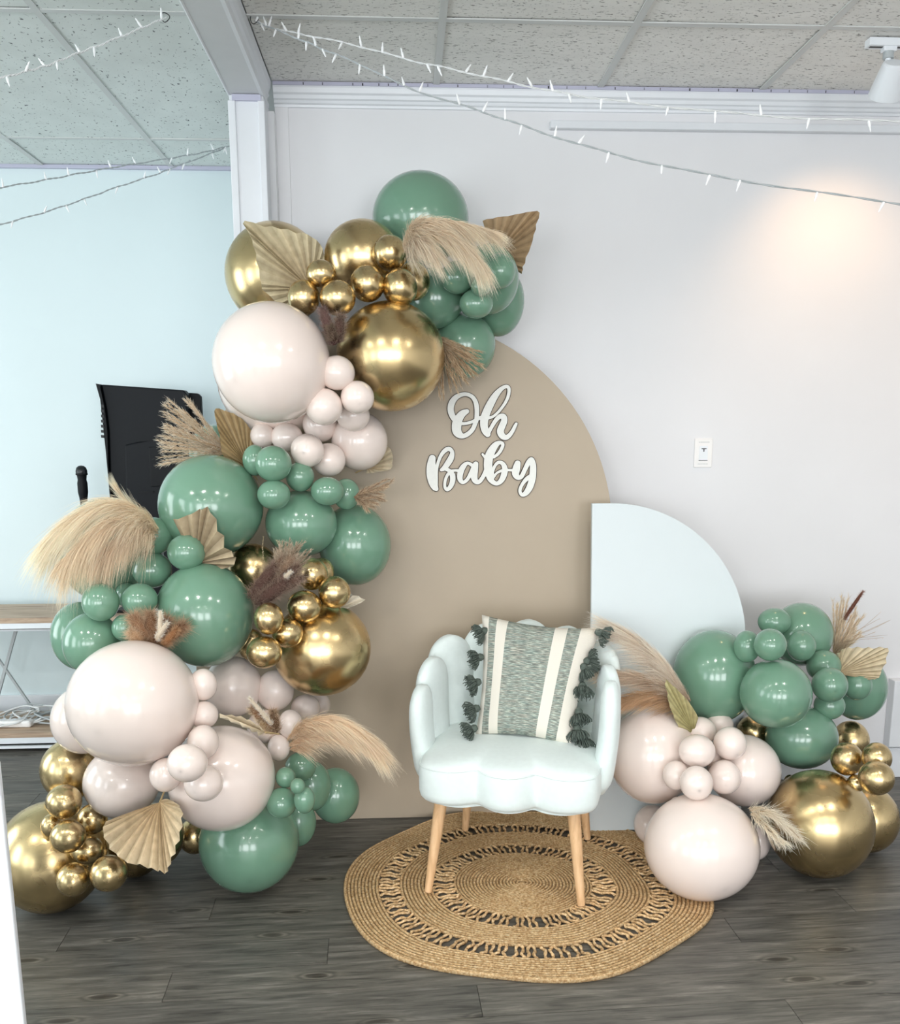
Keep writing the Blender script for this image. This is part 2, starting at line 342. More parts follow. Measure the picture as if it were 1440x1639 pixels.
for x0, x1 in ((BX0-.004, BX0+.022), (BX1-.02, BX1+.004)):
    obj('column_casing', MB().box((x0, 3.492, 0), (x1, 3.52, BZ-.02)), M['trim'], col_o, smooth=False, bevel=.003)
obj('column_cap_strip', MB().box((BX0+.012, 3.488, BZ-.022), (BX1-.008, 3.5, BZ-.002)), M['lav'], col_o, smooth=False)
obj('column_return', MB().box((BX1, 3.60, 0), (XC+.004, WY, BZ-.02)), M['wall'], col_o, smooth=False)
for x0, w_ in ((XC+.0, .05),):
    obj('casing_step', MB().box((x0, WY-.005, 0), (x0+w_, WY, 2.68)), M['wall'], col_o, smooth=False, bevel=.003)
# crown, wall angle, picture rail, baseboard
prof = [(0, 0), (.008, 0), (.010, .008), (.016, .012), (.016, .022), (.022, .026), (.024, .038), (.030, .044), (.034, .060), (.034, .066), (0, .066)]
struct(obj('trim_1', MB().prism(prof, lambda u, w_: (XC, WY-u, CEIL-.078+w_), lambda u, w_: (4.2, WY-u, CEIL-.078+w_)), M['trim'], smooth=False))
ang = struct(obj('trim_2', MB().box((XC, WY-.038, CEIL-.012), (4.2, WY, CEIL)), M['lav'], smooth=False))
mb = MB(); x = XC
while x < 2.6:
    x += random.choice((.035, .06, .07, .11)); mb.box((x, WY-.0388, CEIL-.0115), (x+random.choice((.002, .003, .005)), WY-.038, CEIL-.003))
k_ = obj('tick_mark', mb, M['dark'], ang, smooth=False); k_['kind'] = 'stuff'
struct(obj('trim_3', MB().box((.568, WY-.03, 2.606), (4.2, WY, 2.634)), M['trim'], smooth=False, bevel=.004))
struct(obj('trim_4', MB().box((-4.2, AY-.02, CEIL-.016), (BX0, AY, CEIL)), M['lav'], smooth=False))
struct(obj('baseboard_back', MB().box((XC, WY-.016, 0), (4.2, WY, .135)), M['trim'], smooth=False, bevel=.004))
struct(obj('baseboard_alcove', MB().box((-4.2, AY-.016, 0), (BX0, AY, .135)), M['trim'], smooth=False, bevel=.004))
# near white board end at the left edge of the frame
nb = bpy.data.objects.new('display_board', None); COL.objects.link(nb); nb.location = (-.801, 1.62, 0)
tag(nb, 'white painted upright board end cropped by the lower left edge, nearest the viewer', 'board')
obj('upright', MB().box((-.06, -.02, 0), (.06, -.004, .90)), M['trim'], nb, smooth=False, bevel=.004)
obj('bead', MB().box((0, -.028, 0), (.012, -.02, .90)), M['trim'], nb, smooth=False, bevel=.003)
obj('panel', MB().box((-.56, -.014, .08), (-.06, .0, .89)), M['trim'], nb, smooth=False, bevel=.003)
# floor
fl = struct(obj('floor', MB().box((-4.35, -5.0, -.06), (4.35, AY, -.0035)), M['subfloor'], smooth=False))
rot = math.atan(.035); known = {0: .19, 1: -.658, 2: -.233, 3: -1.03, -1: 1.005, 4: -.62}
PW, PL = .1375, 1.22
pm = MB().box((0, .0008, -.003), (PL-.0016, PW-.0008, 0)).mesh('floor_plank', M['plank'], False)
fr = fl
for k in range(-8, 19):
    off = known.get(k, random.uniform(0, PL))
    off = off % PL
    for j in range(-4, 4):
        x0 = off+j*PL
        if x0 > 3.6 or x0+PL < -3.6: continue
        if k > 10 and x0 > -.3: continue
        o = obj('floor_plank', pm, parent=fr)
        y0 = 2.09+PW*k
        o.location = (x0*math.cos(rot)-0*math.sin(rot), y0+x0*math.sin(rot), 0); o.rotation_euler = (0, 0, rot)
far = obj('far_floor_planks', MB().box((-4.2, -5.0, -.0034), (4.2, .95, -.002)), M['plank'], fl, smooth=False)
# ------------------------------------------------------------------ backdrop panels
def lean(y0, k):      # a sheet standing at y0, leaning back by k per metre of height
    return (lambda u, w_: (u, y0+k*w_, w_)), (lambda u, w_: (u, y0+k*w_+.019, w_))
f0, f1 = lean(3.345, .05)
poly = [(-.79, .002), (.7925, .002)]+[(.7925*math.cos(a), 1.111+.7925*math.sin(a)) for a in [PI*i/64 for i in range(65)]]
tag(obj('arch_panel', MB().prism(poly, f0, f1), M['arch'], smooth=False), 'tall beige round-topped arch board leaning on the wall behind the chair', 'backdrop')
g0, g1 = lean(3.158, .085)
zz = .012
poly = [(.685, zz), (1.264, zz)]+[(.755+.509*math.cos(a), .7245+.509*math.sin(a)) for a in [PI/2*i/32 for i in range(33)]]+[(.685, 1.2335)]
tag(obj('arch_panel', MB().prism(poly, g0, g1), M['wpanel'], smooth=False), 'shorter white board with one rounded shoulder, standing right of the beige arch', 'backdrop')
# ------------------------------------------------------------------ lettering (outline of joined strokes)
def lettering(strokes, org, sc, name, label):
    caps = []
    for s in strokes:
        P = np.array(s, float); n = len(P)
        pts = catmull([(a, b_, c) for a, b_, c in P], max(2, (n-1)*5+1)) if n > 2 else [Vector(p) for p in P]
        for a, b_ in zip(pts[:-1], pts[1:]): caps.append((a.x, a.y, a.z/2, b_.x, b_.y, b_.z/2))
    caps = np.array(caps); caps[:, [0, 3]] = caps[:, [0, 3]]/sc+org[0]; caps[:, [1, 4]] = caps[:, [1, 4]]/sc+org[1]; caps[:, [2, 5]] /= sc
    x0, x1 = min(caps[:, 0].min(), caps[:, 3].min())-12, max(caps[:, 0].max(), caps[:, 3].max())+12
    y0, y1 = min(caps[:, 1].min(), caps[:, 4].min())-12, max(caps[:, 1].max(), caps[:, 4].max())+12
    h = .7; X, Y = np.meshgrid(np.arange(x0, x1, h), np.arange(y0, y1, h)); D = np.full(X.shape, 1e9)
    for ax, ay, ar, bx, by, br in caps:
        dx, dy = bx-ax, by-ay; q = dx*dx+dy*dy+1e-9
        t_ = np.clip(((X-ax)*dx+(Y-ay)*dy)/q, 0, 1)
        D = np.minimum(D, np.hypot(X-ax-t_*dx, Y-ay-t_*dy)-(ar+t_*(br-ar)))
    def sheet(off, front, back):
        mb = MB(); V = D-off; idx = {}
        def vert(key, px, py):
            if key not in idx:
                zc = at(px, py, 3.4).z; yy = 3.345+.05*zc
                p = at(px, py, yy); idx[key] = len(mb.v)
                mb.v += [(p.x, p.y-front, p.z), (p.x, p.y-back, p.z)]; mb.c += [(1, 1, 1)]*2
            return idx[key]
        R_, C_ = V.shape; ins = V < 0
        cells = ins[:-1, :-1] | ins[1:, :-1] | ins[:-1, 1:] | ins[1:, 1:]
        for i, j in zip(*np.nonzero(cells)):
            cs_ = [(i, j), (i, j+1), (i+1, j+1), (i+1, j)]; ring = []
            for a in range(4):
                p, q = cs_[a], cs_[(a+1) % 4]; vp, vq = V[p], V[q]
                if vp < 0: ring.append((vert(p, X[p], Y[p]), False))
                if (vp < 0) != (vq < 0):
                    t_ = vp/(vp-vq); key = (min(p, q), max(p, q))
                    ring.append((vert(key, X[p]+t_*(X[q]-X[p]), Y[p]+t_*(Y[q]-Y[p])), True))
            if len(ring) < 3: continue
            r_ = [a for a, _ in ring]; mb.f.append(tuple(r_)); mb.f.append(tuple(a+1 for a in reversed(r_)))
            for a in range(len(ring)):
                (u, bu), (w_, bw) = ring[a], ring[(a+1) % len(ring)]
                if bu and bw and (len(ring) != 3 or True):
                    mb.f.append((u, u+1, w_+1, w_))
        return mb
    root = empty(name, at(*org, 3.41), label, 'sign'); root.location = (0, 0, 0)
    a = obj('face', sheet(0, .0095, .0055), M['sign_white'], root, smooth=False)
    b_ = obj('outline_sheet', sheet(1.15, .0055, .0005), M['sign_dark'], root, smooth=False)  # slightly wider dark sheet behind the face, drawing a dark outline
    return root
OH = [[(448, 562, 72), (385, 595, 105), (335, 655, 125), (300, 730, 145), (290, 810, 145), (300, 875, 135), (345, 925, 100), (400, 938, 72), (470, 905, 70), (535, 840, 66), (572, 760, 66), (595, 690, 68), (602, 600, 70), (600, 500, 72), (575, 400, 66), (520, 330, 60), (430, 297, 58), (340, 315, 68), (268, 360, 85), (218, 435, 96), (200, 520, 96), (215, 600, 92), (250, 670, 82), (300, 722, 60), (360, 747, 50), (430, 747, 46), (520, 724, 46), (590, 690, 46), (650, 662, 54), (700, 650, 60)],
      [(790, 662, 44), (850, 640, 40), (910, 592, 40), (965, 530, 42), (1030, 440, 44), (1075, 350, 48), (1094, 260, 50), (1088, 200, 50), (1050, 180, 54), (980, 215, 66), (900, 300, 92), (830, 410, 112), (765, 540, 122), (722, 660, 125), (712, 770, 118), (732, 860, 108), (768, 912, 88)],
      [(765, 915, 70), (795, 862, 56), (840, 780, 56), (895, 695, 62), (955, 640, 72), (1008, 645, 90), (1022, 705, 96), (990, 785, 102), (962, 865, 106), (988, 932, 98), (1042, 962, 78), (1100, 930, 66), (1150, 862, 56), (1185, 790, 50), (1206, 752, 42)]]
BABY = [[(155, 312, 76), (142, 400, 100), (146, 500, 112), (162, 585, 100), (182, 640, 76), (200, 665, 50)],
        [(196, 650, 40), (196, 560, 46), (198, 470, 42), (215, 385, 36), (250, 290, 40), (296, 228, 48), (346, 204, 50), (384, 240, 44), (372, 305, 66), (335, 370, 68), (292, 425, 56), (258, 446, 34)],
        [(262, 444, 26), (300, 436, 36), (350, 455, 46), (386, 505, 62), (388, 575, 60), (362, 640, 52), (326, 672, 40), (300, 642, 34), (303, 575, 34), (328, 508, 34), (368, 462, 30), (420, 452, 30), (470, 458, 36)],
        [(612, 392, 40), (560, 368, 36), (512, 408, 60), (478, 480, 68), (474, 550, 60), (506, 590, 40), (556, 558, 40), (596, 485, 42), (640, 395, 54)],
        [(655, 378, 58), (640, 440, 82), (634, 510, 82), (650, 572, 62), (690, 584, 48), (732, 536, 46), (768, 460, 46), (790, 400, 50)],
        [(733, 266, 26), (762, 302, 30)],
        [(862, 300, 30), (912, 262, 36), (950, 205, 38), (966, 152, 38), (932, 132, 42), (882, 162, 70), (832, 235, 92), (804, 310, 98), (796, 400, 98), (804, 480, 86), (822, 550, 66), (862, 592, 52), (905, 602, 46), (952, 562, 60), (982, 490, 70), (988, 425, 62), (960, 370, 46), (912, 362, 38), (872, 405, 34), (848, 470, 36), (842, 535, 56)],
        [(862, 528, 26), (898, 482, 26), (950, 455, 30)], [(985, 447, 28), (1085, 450, 28)],
        [(1136, 372, 68), (1122, 430, 86), (1112, 490, 80), (1136, 534, 52), (1180, 522, 48), (1220, 442, 48), (1262, 358, 54), (1296, 326, 50), (1312, 385, 68), (1312, 470, 76), (1302, 560, 76), (1272, 650, 74), (1228, 715, 58), (1184, 732, 38), (1163, 682, 36), (1190, 612, 38), (1240, 550, 46), (1292, 515, 50)]]
lettering(OH, (700, 600), 9.6, 'lettering_sign', 'white cut-out script word Oh fixed to the beige arch')
lettering(BABY, (670, 690), 7.2, 'lettering_sign', 'white cut-out script word Baby fixed to the beige arch')
# ------------------------------------------------------------------ jute rug
RC = Vector((.382, 2.785, 0)); RX, RY = .598, .556
rug = empty('round_rug', RC, 'round braided jute rug with two open looped rings under the white chair', 'rug')
rr_ = random.Random(3)
WOB = [(rr_.uniform(-.006, .006), rr_.randint(3, 9), rr_.uniform(0, 6.3)) for _ in range(6)]
def rug_pt(r, a, z):
    q = r/.6; w_ = sum(A*math.sin(k*a+p) for A, k, p in WOB)*q*q
    lift = max(0, math.sin(a))**3*q**4*.010*(1+math.sin(7*a))
    return (math.cos(a)*(r+w_)*RX/.6, math.sin(a)*(r+w_)*RY/.6, z+lift)
def braid(mb, r, wid, seed, z=.0058, thick=.0058, edge=False):
    n = int(2*PI*r/.0075); n = max(n, 24); m_ = 6; vs = []; cs_ = []; fs = []
    rnd = random.Random(seed); ph = rnd.random()*6
    for i in range(n):
        a = 2*PI*i/n
        for j in range(m_):
            b_ = 2*PI*j/m_+PI/m_
            tw = .82+.34*abs(math.sin(i*1.25+j*.9+ph))
            vs.append(rug_pt(r+math.cos(b_)*wid*.5*tw, a, z+math.sin(b_)*thick*tw)); g = (.82+.26*rnd.random())*(.60 if abs(math.cos(b_)) > .8 else 1)  # braid sides darkened: groove shade painted into the colour
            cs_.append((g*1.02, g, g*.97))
    for i in range(n):
        for j in range(m_): fs.append((i*m_+j, i*m_+(j+1) % m_, ((i+1) % n)*m_+(j+1) % m_, ((i+1) % n)*m_+j))
    o = len(mb.v); mb.v += vs; mb.c += cs_; mb.f += [tuple(q+o for q in f) for f in fs]
def band(name, r0, r1, n, seed):
    mb = MB(); w_ = (r1-r0)/n
    for i in range(n): braid(mb, r0+w_*(i+.5), w_*1.0, seed+i)
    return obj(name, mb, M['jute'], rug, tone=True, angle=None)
mb = MB()
mb.lathe([(0.001, .004), (.008, .010), (.012, .004)], 12, col=(.9, .9, .9)); 
for i in range(19): braid(mb, .012+(.222-.012)/19*(i+.5), .0112, i)
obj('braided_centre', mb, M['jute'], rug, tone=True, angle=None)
band('braided_band', .222, .232, 1, 40)
band('braided_band', .305, .415, 9, 60)
band('braided_band', .484, .592, 9, 90)
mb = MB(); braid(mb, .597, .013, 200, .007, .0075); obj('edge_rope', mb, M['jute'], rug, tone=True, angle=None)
def loops(r0, r1, n):
    step = 2*PI/n
    for i in range(n):
        a0 = i*step+rr_.uniform(-.12, .12)*step; mb = MB(); pts = []; R_ = r1-r0; half = step*.5
        # omega: wide foot at the outer band, closing to a round head at the inner one
        shape = [(-.95, 1.03), (-.55, .86), (-.30, .66), (-.50, .38), (-.52, .16), (-.2, .0), (.2, .0), (.52, .16), (.50, .38), (.30, .66), (.55, .86), (.95, 1.03)]
        fl_ = rr_.choice((0, 0, 1)); tilt = rr_.uniform(-.25, .25)
        for u, v_ in shape:
            r = r0+R_*(1-v_ if fl_ else v_); pts.append(rug_pt(r, a0+half*(u*.9+tilt*v_), .006+.003*math.sin(v_*9+i)))
        sm = catmull(pts, 30); g = rr_.uniform(.78, 1.02)
        mb.tube(sm, [.0049*(1+.22*math.sin(q*1.9)) for q in range(30)], 5, col=(g, g*.97, g*.95))
        obj('jute_loop', mb, M['jute'], rug, tone=True, angle=None)
loops(.232, .305, 40); loops(.415, .484, 62)
# ------------------------------------------------------------------ chair
ch = empty('accent_chair', (.376, 2.93, .0095), 'mint-white scalloped shell chair with pale wooden legs on the jute rug', 'chair', rz=math.radians(-14.4))
inv = Matrix.Translation(ch.location) @ Matrix.Rotation(math.radians(-14.4), 4, 'Z'); inv = inv.inverted()
def seat_outline(n=120):
    P = []
    def lobe(x0, x1, y, b_, k=14):
        return [(x0+(x1-x0)*i/k, y-b_*math.sin(PI*i/k)**.7) for i in range(k)]
    P += lobe(-.285, -.095, -.255, .046)+lobe(-.095, .095, -.258, .064)+lobe(.095, .285, -.255, .046)
    P += [(.285+.012*math.sin(PI*i/10), -.262+.40*i/10) for i in range(10)]
    P += [(.275*math.cos(a), .135+.11*math.sin(a)) for a in [PI*i/20 for i in range(1, 20)]]
    P += [(-.285-.012*math.sin(PI*i/10), .138-.40*i/10) for i in range(10)]
    # resample and soften
    Q = []; L_ = [0]
    for a, b_ in zip(P, P[1:]+P[:1]): L_.append(L_[-1]+math.dist(a, b_))
    for i in range(n):
        d = L_[-1]*i/n; k = max(j for j in range(len(P)) if L_[j] <= d); a, b_ = P[k], P[(k+1) % len(P)]; t_ = (d-L_[k])/max(1e-6, L_[k+1]-L_[k])
        Q.append(Vector((a[0]+(b_[0]-a[0])*t_, a[1]+(b_[1]-a[1])*t_)))
    for _ in range(2): Q = [(Q[i-1]+Q[i]*2+Q[(i+1) % n])/4 for i in range(n)]
    return Q
SO = seat_outline()
mb = MB(); rings = [(.90, .312), (.955, .316), (.985, .328), (.998, .345), (1.0, .375), (1.0, .405), (.992, .425), (.972, .438), (.93, .447), (.84, .456), (.7, .462), (.5, .467), (.25, .469)]
c0 = Vector((0, -.02)); n = len(SO)
for s_, z_ in rings:
    mb.v += [((p-c0).x*s_+c0.x, (p-c0).y*s_+c0.y, z_) for p in SO]; mb.c += [(1, 1, 1)]*n
for i in range(len(rings)-1):
    for j in range(n): mb.f.append((i*n+j, i*n+(j+1) % n, (i+1)*n+(j+1) % n, (i+1)*n+j))
mb.f.append(tuple(range(n-1, -1, -1))); mb.f.append(tuple((len(rings)-1)*n+j for j in range(n)))
seat = obj('seat', mb, M['fabric'], ch, angle=None)
obj('piping', MB().tube([((p-c0).x*.988+c0.x, (p-c0).y*.988+c0.y, .431) for p in SO], .0028, 6, closed=True), M['fabric'], seat)
def petal(base, nrm, z0, zt, w0, w1, th, lean_):
    nrm = Vector((nrm[0], nrm[1], 0)).normalized(); tan = Vector((-nrm.y, nrm.x, 0)); mb = MB(); K, J = 22, 20
    for i in range(K+1):
        s_ = i/K; z = z0+(zt-z0)*(1-(1-s_)**1.25) if False else z0+(zt-z0)*math.sin(s_*PI/2)**.92
        q = (z-z0)/(zt-z0); w_ = w0+(w1-w0)*min(1, q*1.5)
        capw = (1-max(0, (q-.74)/.26)**2.2)**.5 if q < 1 else 0
        capb = min(1, .55+q*4)
        a_ = max(.002, w_*capw*capb); b_ = max(.002, th*(.35+.65*capw)*capb*(1-.15*q))
        c = Vector((base[0], base[1], 0))+nrm*(lean_*(z-z0)+.012*math.sin(q*PI))+Vector((0, 0, z))
        for j in range(J):
            an = 2*PI*j/J; x = math.copysign(abs(math.cos(an))**.85, math.cos(an)); y = math.copysign(abs(math.sin(an))**.85, math.sin(an))
            mb.v.append(tuple(c+tan*a_*x+nrm*b_*y)); mb.c.append((1, 1, 1))
    for i in range(K):
        for j in range(J): mb.f.append((i*J+j, i*J+(j+1) % J, (i+1)*J+(j+1) % J, (i+1)*J+j))
    mb.f.append(tuple(range(J-1, -1, -1))); mb.f.append(tuple(K*J+j for j in range(J)))
    return mb
PET = [((0, .235), (0, 1), .803, .066, .100), ((.122, .212), (.32, 1), .790, .064, .100), ((.218, .138), (.72, .7), .762, .064, .098), ((.272, .028), (.96, .28), .716, .066, .096), ((.284, -.095), (1, .02), .652, .064, .086)]
for k, (b_, n_, zt, w0, w1) in enumerate(PET):
    for s_ in ((1,) if k == 0 else (1, -1)):
        z2 = zt+(.045 if (s_ == 1 and k == 4) else 0)
        obj('backrest_channel', petal((b_[0]*s_, b_[1]), (n_[0]*s_, n_[1]), .325, z2, w0, w1, .037, .17 if k < 3 else .075), M['fabric'], ch, angle=None)
obj('seat_base', MB().prism([((p-c0).x*.86+c0.x, (p-c0).y*.86+c0.y) for p in SO], lambda x, y: (x, y, .300), lambda x, y: (x, y, .318)), M['fabric'], ch)
for top, ft in (((.04, 0), (685, 1428)), ((-.035, 0), (930, 1450)), ((.02, -.0), (744, 1329)), ((-.03, 0), (940, 1343))):
    f_ = onfloor(*ft, .0095); l_ = inv @ f_; tp = Vector((l_.x*.86, l_.y*.82, .306)); axis = tp-Vector((l_.x, l_.y, 0))
    mb = MB(); pts = [Vector((l_.x, l_.y, 0))+axis*q for q in (0, .01, .1, .3, .6, 1)]
    mb.tube(pts, [.0095, .0125, .0133, .0155, .0185, .0215], 18)
    lg = obj('leg', mb, M['leg'], ch)
# ------------------------------------------------------------------ cushion
CB = [Vector(p) for p in ((.275, 3.06, .857), (.657, 2.985, .822), (.246, 2.945, .484), (.54, 2.845, .476))]
cc = sum(CB, Vector())/4; cc += Vector((-.004, -.012, 0))
axx = (CB[1]-CB[0]+CB[3]-CB[2])/2; axz = (CB[0]-CB[2]+CB[1]-CB[3])/2; axn = axx.cross(axz).normalized()   # towards the back
if axn.y < 0: axn = -axn
cu = empty('throw_cushion', cc, 'square striped grey and cream woven cushion with dark tassels leaning in the chair', 'cushion')
def corner(u, v_):      # u, v in 0..1 -> point on the (slightly skewed) cushion plane
    p = (CB[0]*(1-u)+CB[1]*u)*v_+(CB[2]*(1-u)+CB[3]*u)*(1-v_)
    e = .035; q = p-cc; q = q*(1+.05*(abs(2*u-1)*abs(2*v_-1))**2)
    pin = 1-e*(1-(2*u-1)**2)*abs(2*v_-1)**3-.0; pin2 = 1-e*(1-(2*v_-1)**2)*abs(2*u-1)**3
    return q*min(pin, pin2)
G = 28; vs = []; uvs = []; fs = []
for side in (-1, 1):
    for i in range(G+1):
        for j in range(G+1):
            u, v_ = i/G, j/G; x, y = 2*u-1, 2*v_-1
            th = .070*((1-abs(x)**2.6)*(1-abs(y)**2.6))**.55+.0015+.0035*math.sin(9*u+5*v_)*math.sin(11*v_+1)*(1-x*x)*(1-y*y)
            p = corner(u, v_)+axn*th*side; vs.append(tuple(p)); uvs.append((u, v_))
for s_ in range(2):
    o = s_*(G+1)**2
    for i in range(G):
        for j in range(G):
            q = (o+i*(G+1)+j, o+(i+1)*(G+1)+j, o+(i+1)*(G+1)+j+1, o+i*(G+1)+j+1); fs.append(q if s_ == 0 else q[::-1])
o2 = (G+1)**2; E = [i*(G+1) for i in range(G+1)]+[G*(G+1)+j for j in range(1, G+1)]+[i*(G+1)+G for i in range(G-1, -1, -1)]+[j for j in range(G-1, 0, -1)]
for a, b_ in zip(E, E[1:]+E[:1]): fs.append((a, a+o2, b_+o2, b_))
me = bpy.data.meshes.new('cover'); me.from_pydata(vs, [], fs); me.materials.append(M['cushion'])
ul = me.uv_layers.new(name='UVMap')
for lp in me.loops: ul.data[lp.index].uv = uvs[lp.vertex_index]
finish(me); me.shade_smooth(); obj('cover', me, parent=cu)
def tassel(px, py, Y, d, rs):
    rnd = random.Random(rs); p = at(px, py, Y)-cc; d = Vector(d).normalized(); mb = MB()
    mb.lathe([(.001, .014), (.009, .012), (.0135, .003), (.013, -.006), (.008, -.012)], 10, p, d.to_track_quat('-Z', 'Y').to_matrix())
    e1 = d.orthogonal().normalized(); e2 = d.cross(e1)
    for k in range(90):
        a = rnd.uniform(0, 2*PI); r = math.sqrt(rnd.random()); e = e1*math.cos(a)+e2*math.sin(a); L_ = rnd.uniform(.026, .042)
        q = p+d*.004+e*r*.006
        mb.tube([q, q+d*L_*.3+e*.022*r, q+d*L_*.7+e*(.032*r+.002)+Vector((0, 0, -.003)), q+d*L_*.85+e*.030*r+Vector((rnd.uniform(-.004, .004), rnd.uniform(-.004, .004), -.005))], [.0016, .002, .0019, .0013], 4)
    obj('tassel', mb, M['tassel'], cu, angle=None)
for k, (px, py, Y, d) in enumerate([(775, 1010, 3.03, (-1, -.2, -.35)), (768, 1052, 3.0, (-1, -.2, -.15)), (764, 1092, 2.97, (-1, -.3, -.25)), (762, 1134, 2.94, (-1, -.3, -.3)), (758, 1166, 2.91, (-1, -.3, -.35)),
        (958, 1012, 2.96, (.9, -.1, -.4)), (940, 1058, 2.92, (1, -.2, .25)), (934, 1068, 2.91, (.5, -.3, -.9)), (932, 1098, 2.89, (-.1, -.6, -.6)), (926, 1140, 2.86, (.1, -.5, -.8)), (924, 1166, 2.84, (.0, -.5, -.9)), (930, 1180, 2.85, (.2, -.4, -.9))]):
    tassel(px, py, Y, d, k)
# ------------------------------------------------------------------ side table in the alcove
TY0, TY1 = 4.2, 4.56; TX0, TX1 = -3.3, -.86
tb = empty('console_table', (-2.0, 4.38, 0), 'wood-topped white metal console table with lower shelf against the alcove wall', 'table')
def T(mb, *a): mb.box(*a); return mb
def rel(lo, hi): return (lo[0]+2.0, lo[1]-4.38, lo[2]), (hi[0]+2.0, hi[1]-4.38, hi[2])
obj('table_top', MB().box(*rel((TX0, TY0, .627), (TX1, TY1, .653))), M['tablewood'], tb, smooth=False, bevel=.002)
obj('shelf_board', MB().box(*rel((TX0, TY0, .073), (TX1, TY1, .097))), M['tablewood'], tb, smooth=False, bevel=.002)
mb = MB()
for y0 in (TY0, TY1-.02):
    mb.box(*rel((TX0, y0, .602), (TX1, y0+.02, .627))); mb.box(*rel((TX0, y0, .045), (TX1, y0+.02, .073)))
mb.box(*rel((TX0, TY0+.06, .578), (TX1, TY0+.075, .586))); mb.box(*rel((TX0, TY0, .020), (TX1, TY0+.015, .032)))
obj('frame_rail', mb, M['white_metal'], tb, smooth=False)
for x in (TX0, TX1-.025):
    for y in (TY0, TY1-.025): obj('leg', MB().box(*rel((x, y, 0), (x+.025, y+.025, .602))), M['white_metal'], tb, smooth=False)
a = at(26, 1007, 4.54)-tb.location; b_ = at(-16, 1160, 4.54)-tb.location; c = at(-30, 1015, 4.54)-tb.location; d = at(58, 1142, 4.54)-tb.location
obj('cross_brace', MB().tube([a, b_], .010, 4), M['wire_grey'], tb, smooth=False); obj('cross_brace', MB().tube([c, d], .008, 4), M['wire_grey'], tb, smooth=False)
# power strip and cable pile
ps = empty('power_strip', at(20, 1166, 4.30), 'white rounded power strip among tangled cables on the lower shelf', 'power strip', rz=-.05); ps.location.z = .098
mb = MB(); mb.box((-.13, -.025, 0), (.10, .025, .034)); obj('housing', mb, M['plastic'], ps, smooth=False, bevel=.012, seg=4)
for x in (-.09, -.04, .01, .06): obj('socket', MB().lathe([(.001, .0345), (.014, .0345), (.015, .036), (.013, .0362), (.012, .0352)], 14, (x, 0, 0)), M['white_metal'], ps)
def wander(cx_, cy_, n, seed, rx, ry, z0=.104):
    r = random.Random(seed); P = []
    a = r.uniform(0, 6)
    for i in range(n):
        a += r.uniform(.7, 1.7); q = r.uniform(.45, 1)
        P.append((cx_+rx*q*math.cos(a), cy_+ry*q*math.sin(a), z0+r.uniform(0, .05)))
    return P
for k, (cx_, mat, lb) in enumerate([(-1.93, 'wire', 'white cable coiled at the left of the shelf pile'), (-1.80, 'wire', 'white cable looping through the middle of the shelf pile'), (-1.70, 'wire_grey', 'greyish cable at the right of the shelf pile beside the balloons'), (-1.86, 'wire_grey', 'grey cable lying behind the power strip on the shelf')]):
    P = wander(cx_, 4.37+.03*(k % 2), 13, 20+k, .15, .12); tag(obj('cable', MB().tube(catmull(P, 90), .0045, 6), M[mat], angle=None), lb, 'cable')
# ------------------------------------------------------------------ television seen from behind, microphone
tv = empty('television', (0, 0, 0), 'black curved-back flat screen television turned away, behind the sage balloons', 'television')
def slab(P, y0, y1): 
    return MB().prism([(at(x, y, 4.4).x, at(x, y, 4.4).z) for x, y in P], lambda u, w_: (u, y0, w_), lambda u, w_: (u, y1, w_))
obj('back_shell', slab([(166, 616), (297, 625), (302, 631), (306, 760), (310, 930), (201, 930), (190, 860), (180, 760), (178, 690), (174, 655)], 4.36, 4.43), M['blackp'], tv, smooth=False, bevel=.006)
E2 = [(160, 615), (166, 616), (174, 655), (178, 690), (180, 760), (190, 860), (201, 930), (195, 930), (184, 815), (176, 725), (170, 668), (167, 640)]
obj('side_edge', slab(E2, 4.34, 4.45), M['blackg'], tv, smooth=False)
obj('screen_panel', slab([(200, 622), (313, 629), (318, 634), (323, 720), (328, 930), (215, 930)], 4.44, 4.475), M['blackg'], tv, smooth=False, bevel=.004)
obj('housing', slab([(206, 712), (250, 702), (296, 700), (300, 930), (212, 930)], 4.335, 4.36), M['blackp'], tv, smooth=False, bevel=.006)
obj('connector_bay', slab([(244, 715), (292, 713), (296, 775), (248, 778)], 4.329, 4.336), M['blackg'], tv, smooth=False, bevel=.003)
for y in (704, 786): obj('vent_slot', slab([(228, y), (252, y-2), (252, y+1), (228, y+3)], 4.33, 4.36), M['blackg'], tv, smooth=False)
for y in range(648, 700, 8): obj('vent_slot', slab([(168.5, y), (173, y+.5), (173.5, y+5), (169, y+4.5)], 4.336, 4.34), M['dark'], tv, smooth=False)
bx = at(250, 930, 4.4)
obj('neck', MB().box((bx.x-.05, 4.37, .664), (bx.x+.05, 4.43, bx.z+.05)), M['blackg'], tv, smooth=False)
obj('foot', MB().box((bx.x-.17, 4.28, .654), (bx.x+.17, 4.5, .668)), M['blackg'], tv, smooth=False, bevel=.004)
mp_ = at(134.5, 808, 4.3); zt = at(134.5, 745, 4.3).z
mk = empty('microphone', (mp_.x, 4.3, mp_.z), 'black handheld microphone upright above the cream pampas plume', 'microphone')
L_ = zt-mp_.z
obj('grille', MB().lathe([(.001, L_), (.012, L_-.002), (.021, L_-.010), (.0255, L_-.024), (.0255, L_-.036), (.023, L_-.043)], 20), M['mic'], mk)
obj('grille_ring', MB().lathe([(.0245, L_-.044), (.0265, L_-.042), (.0265, L_-.037), (.0245, L_-.035)], 20), M['blackg'], mk)
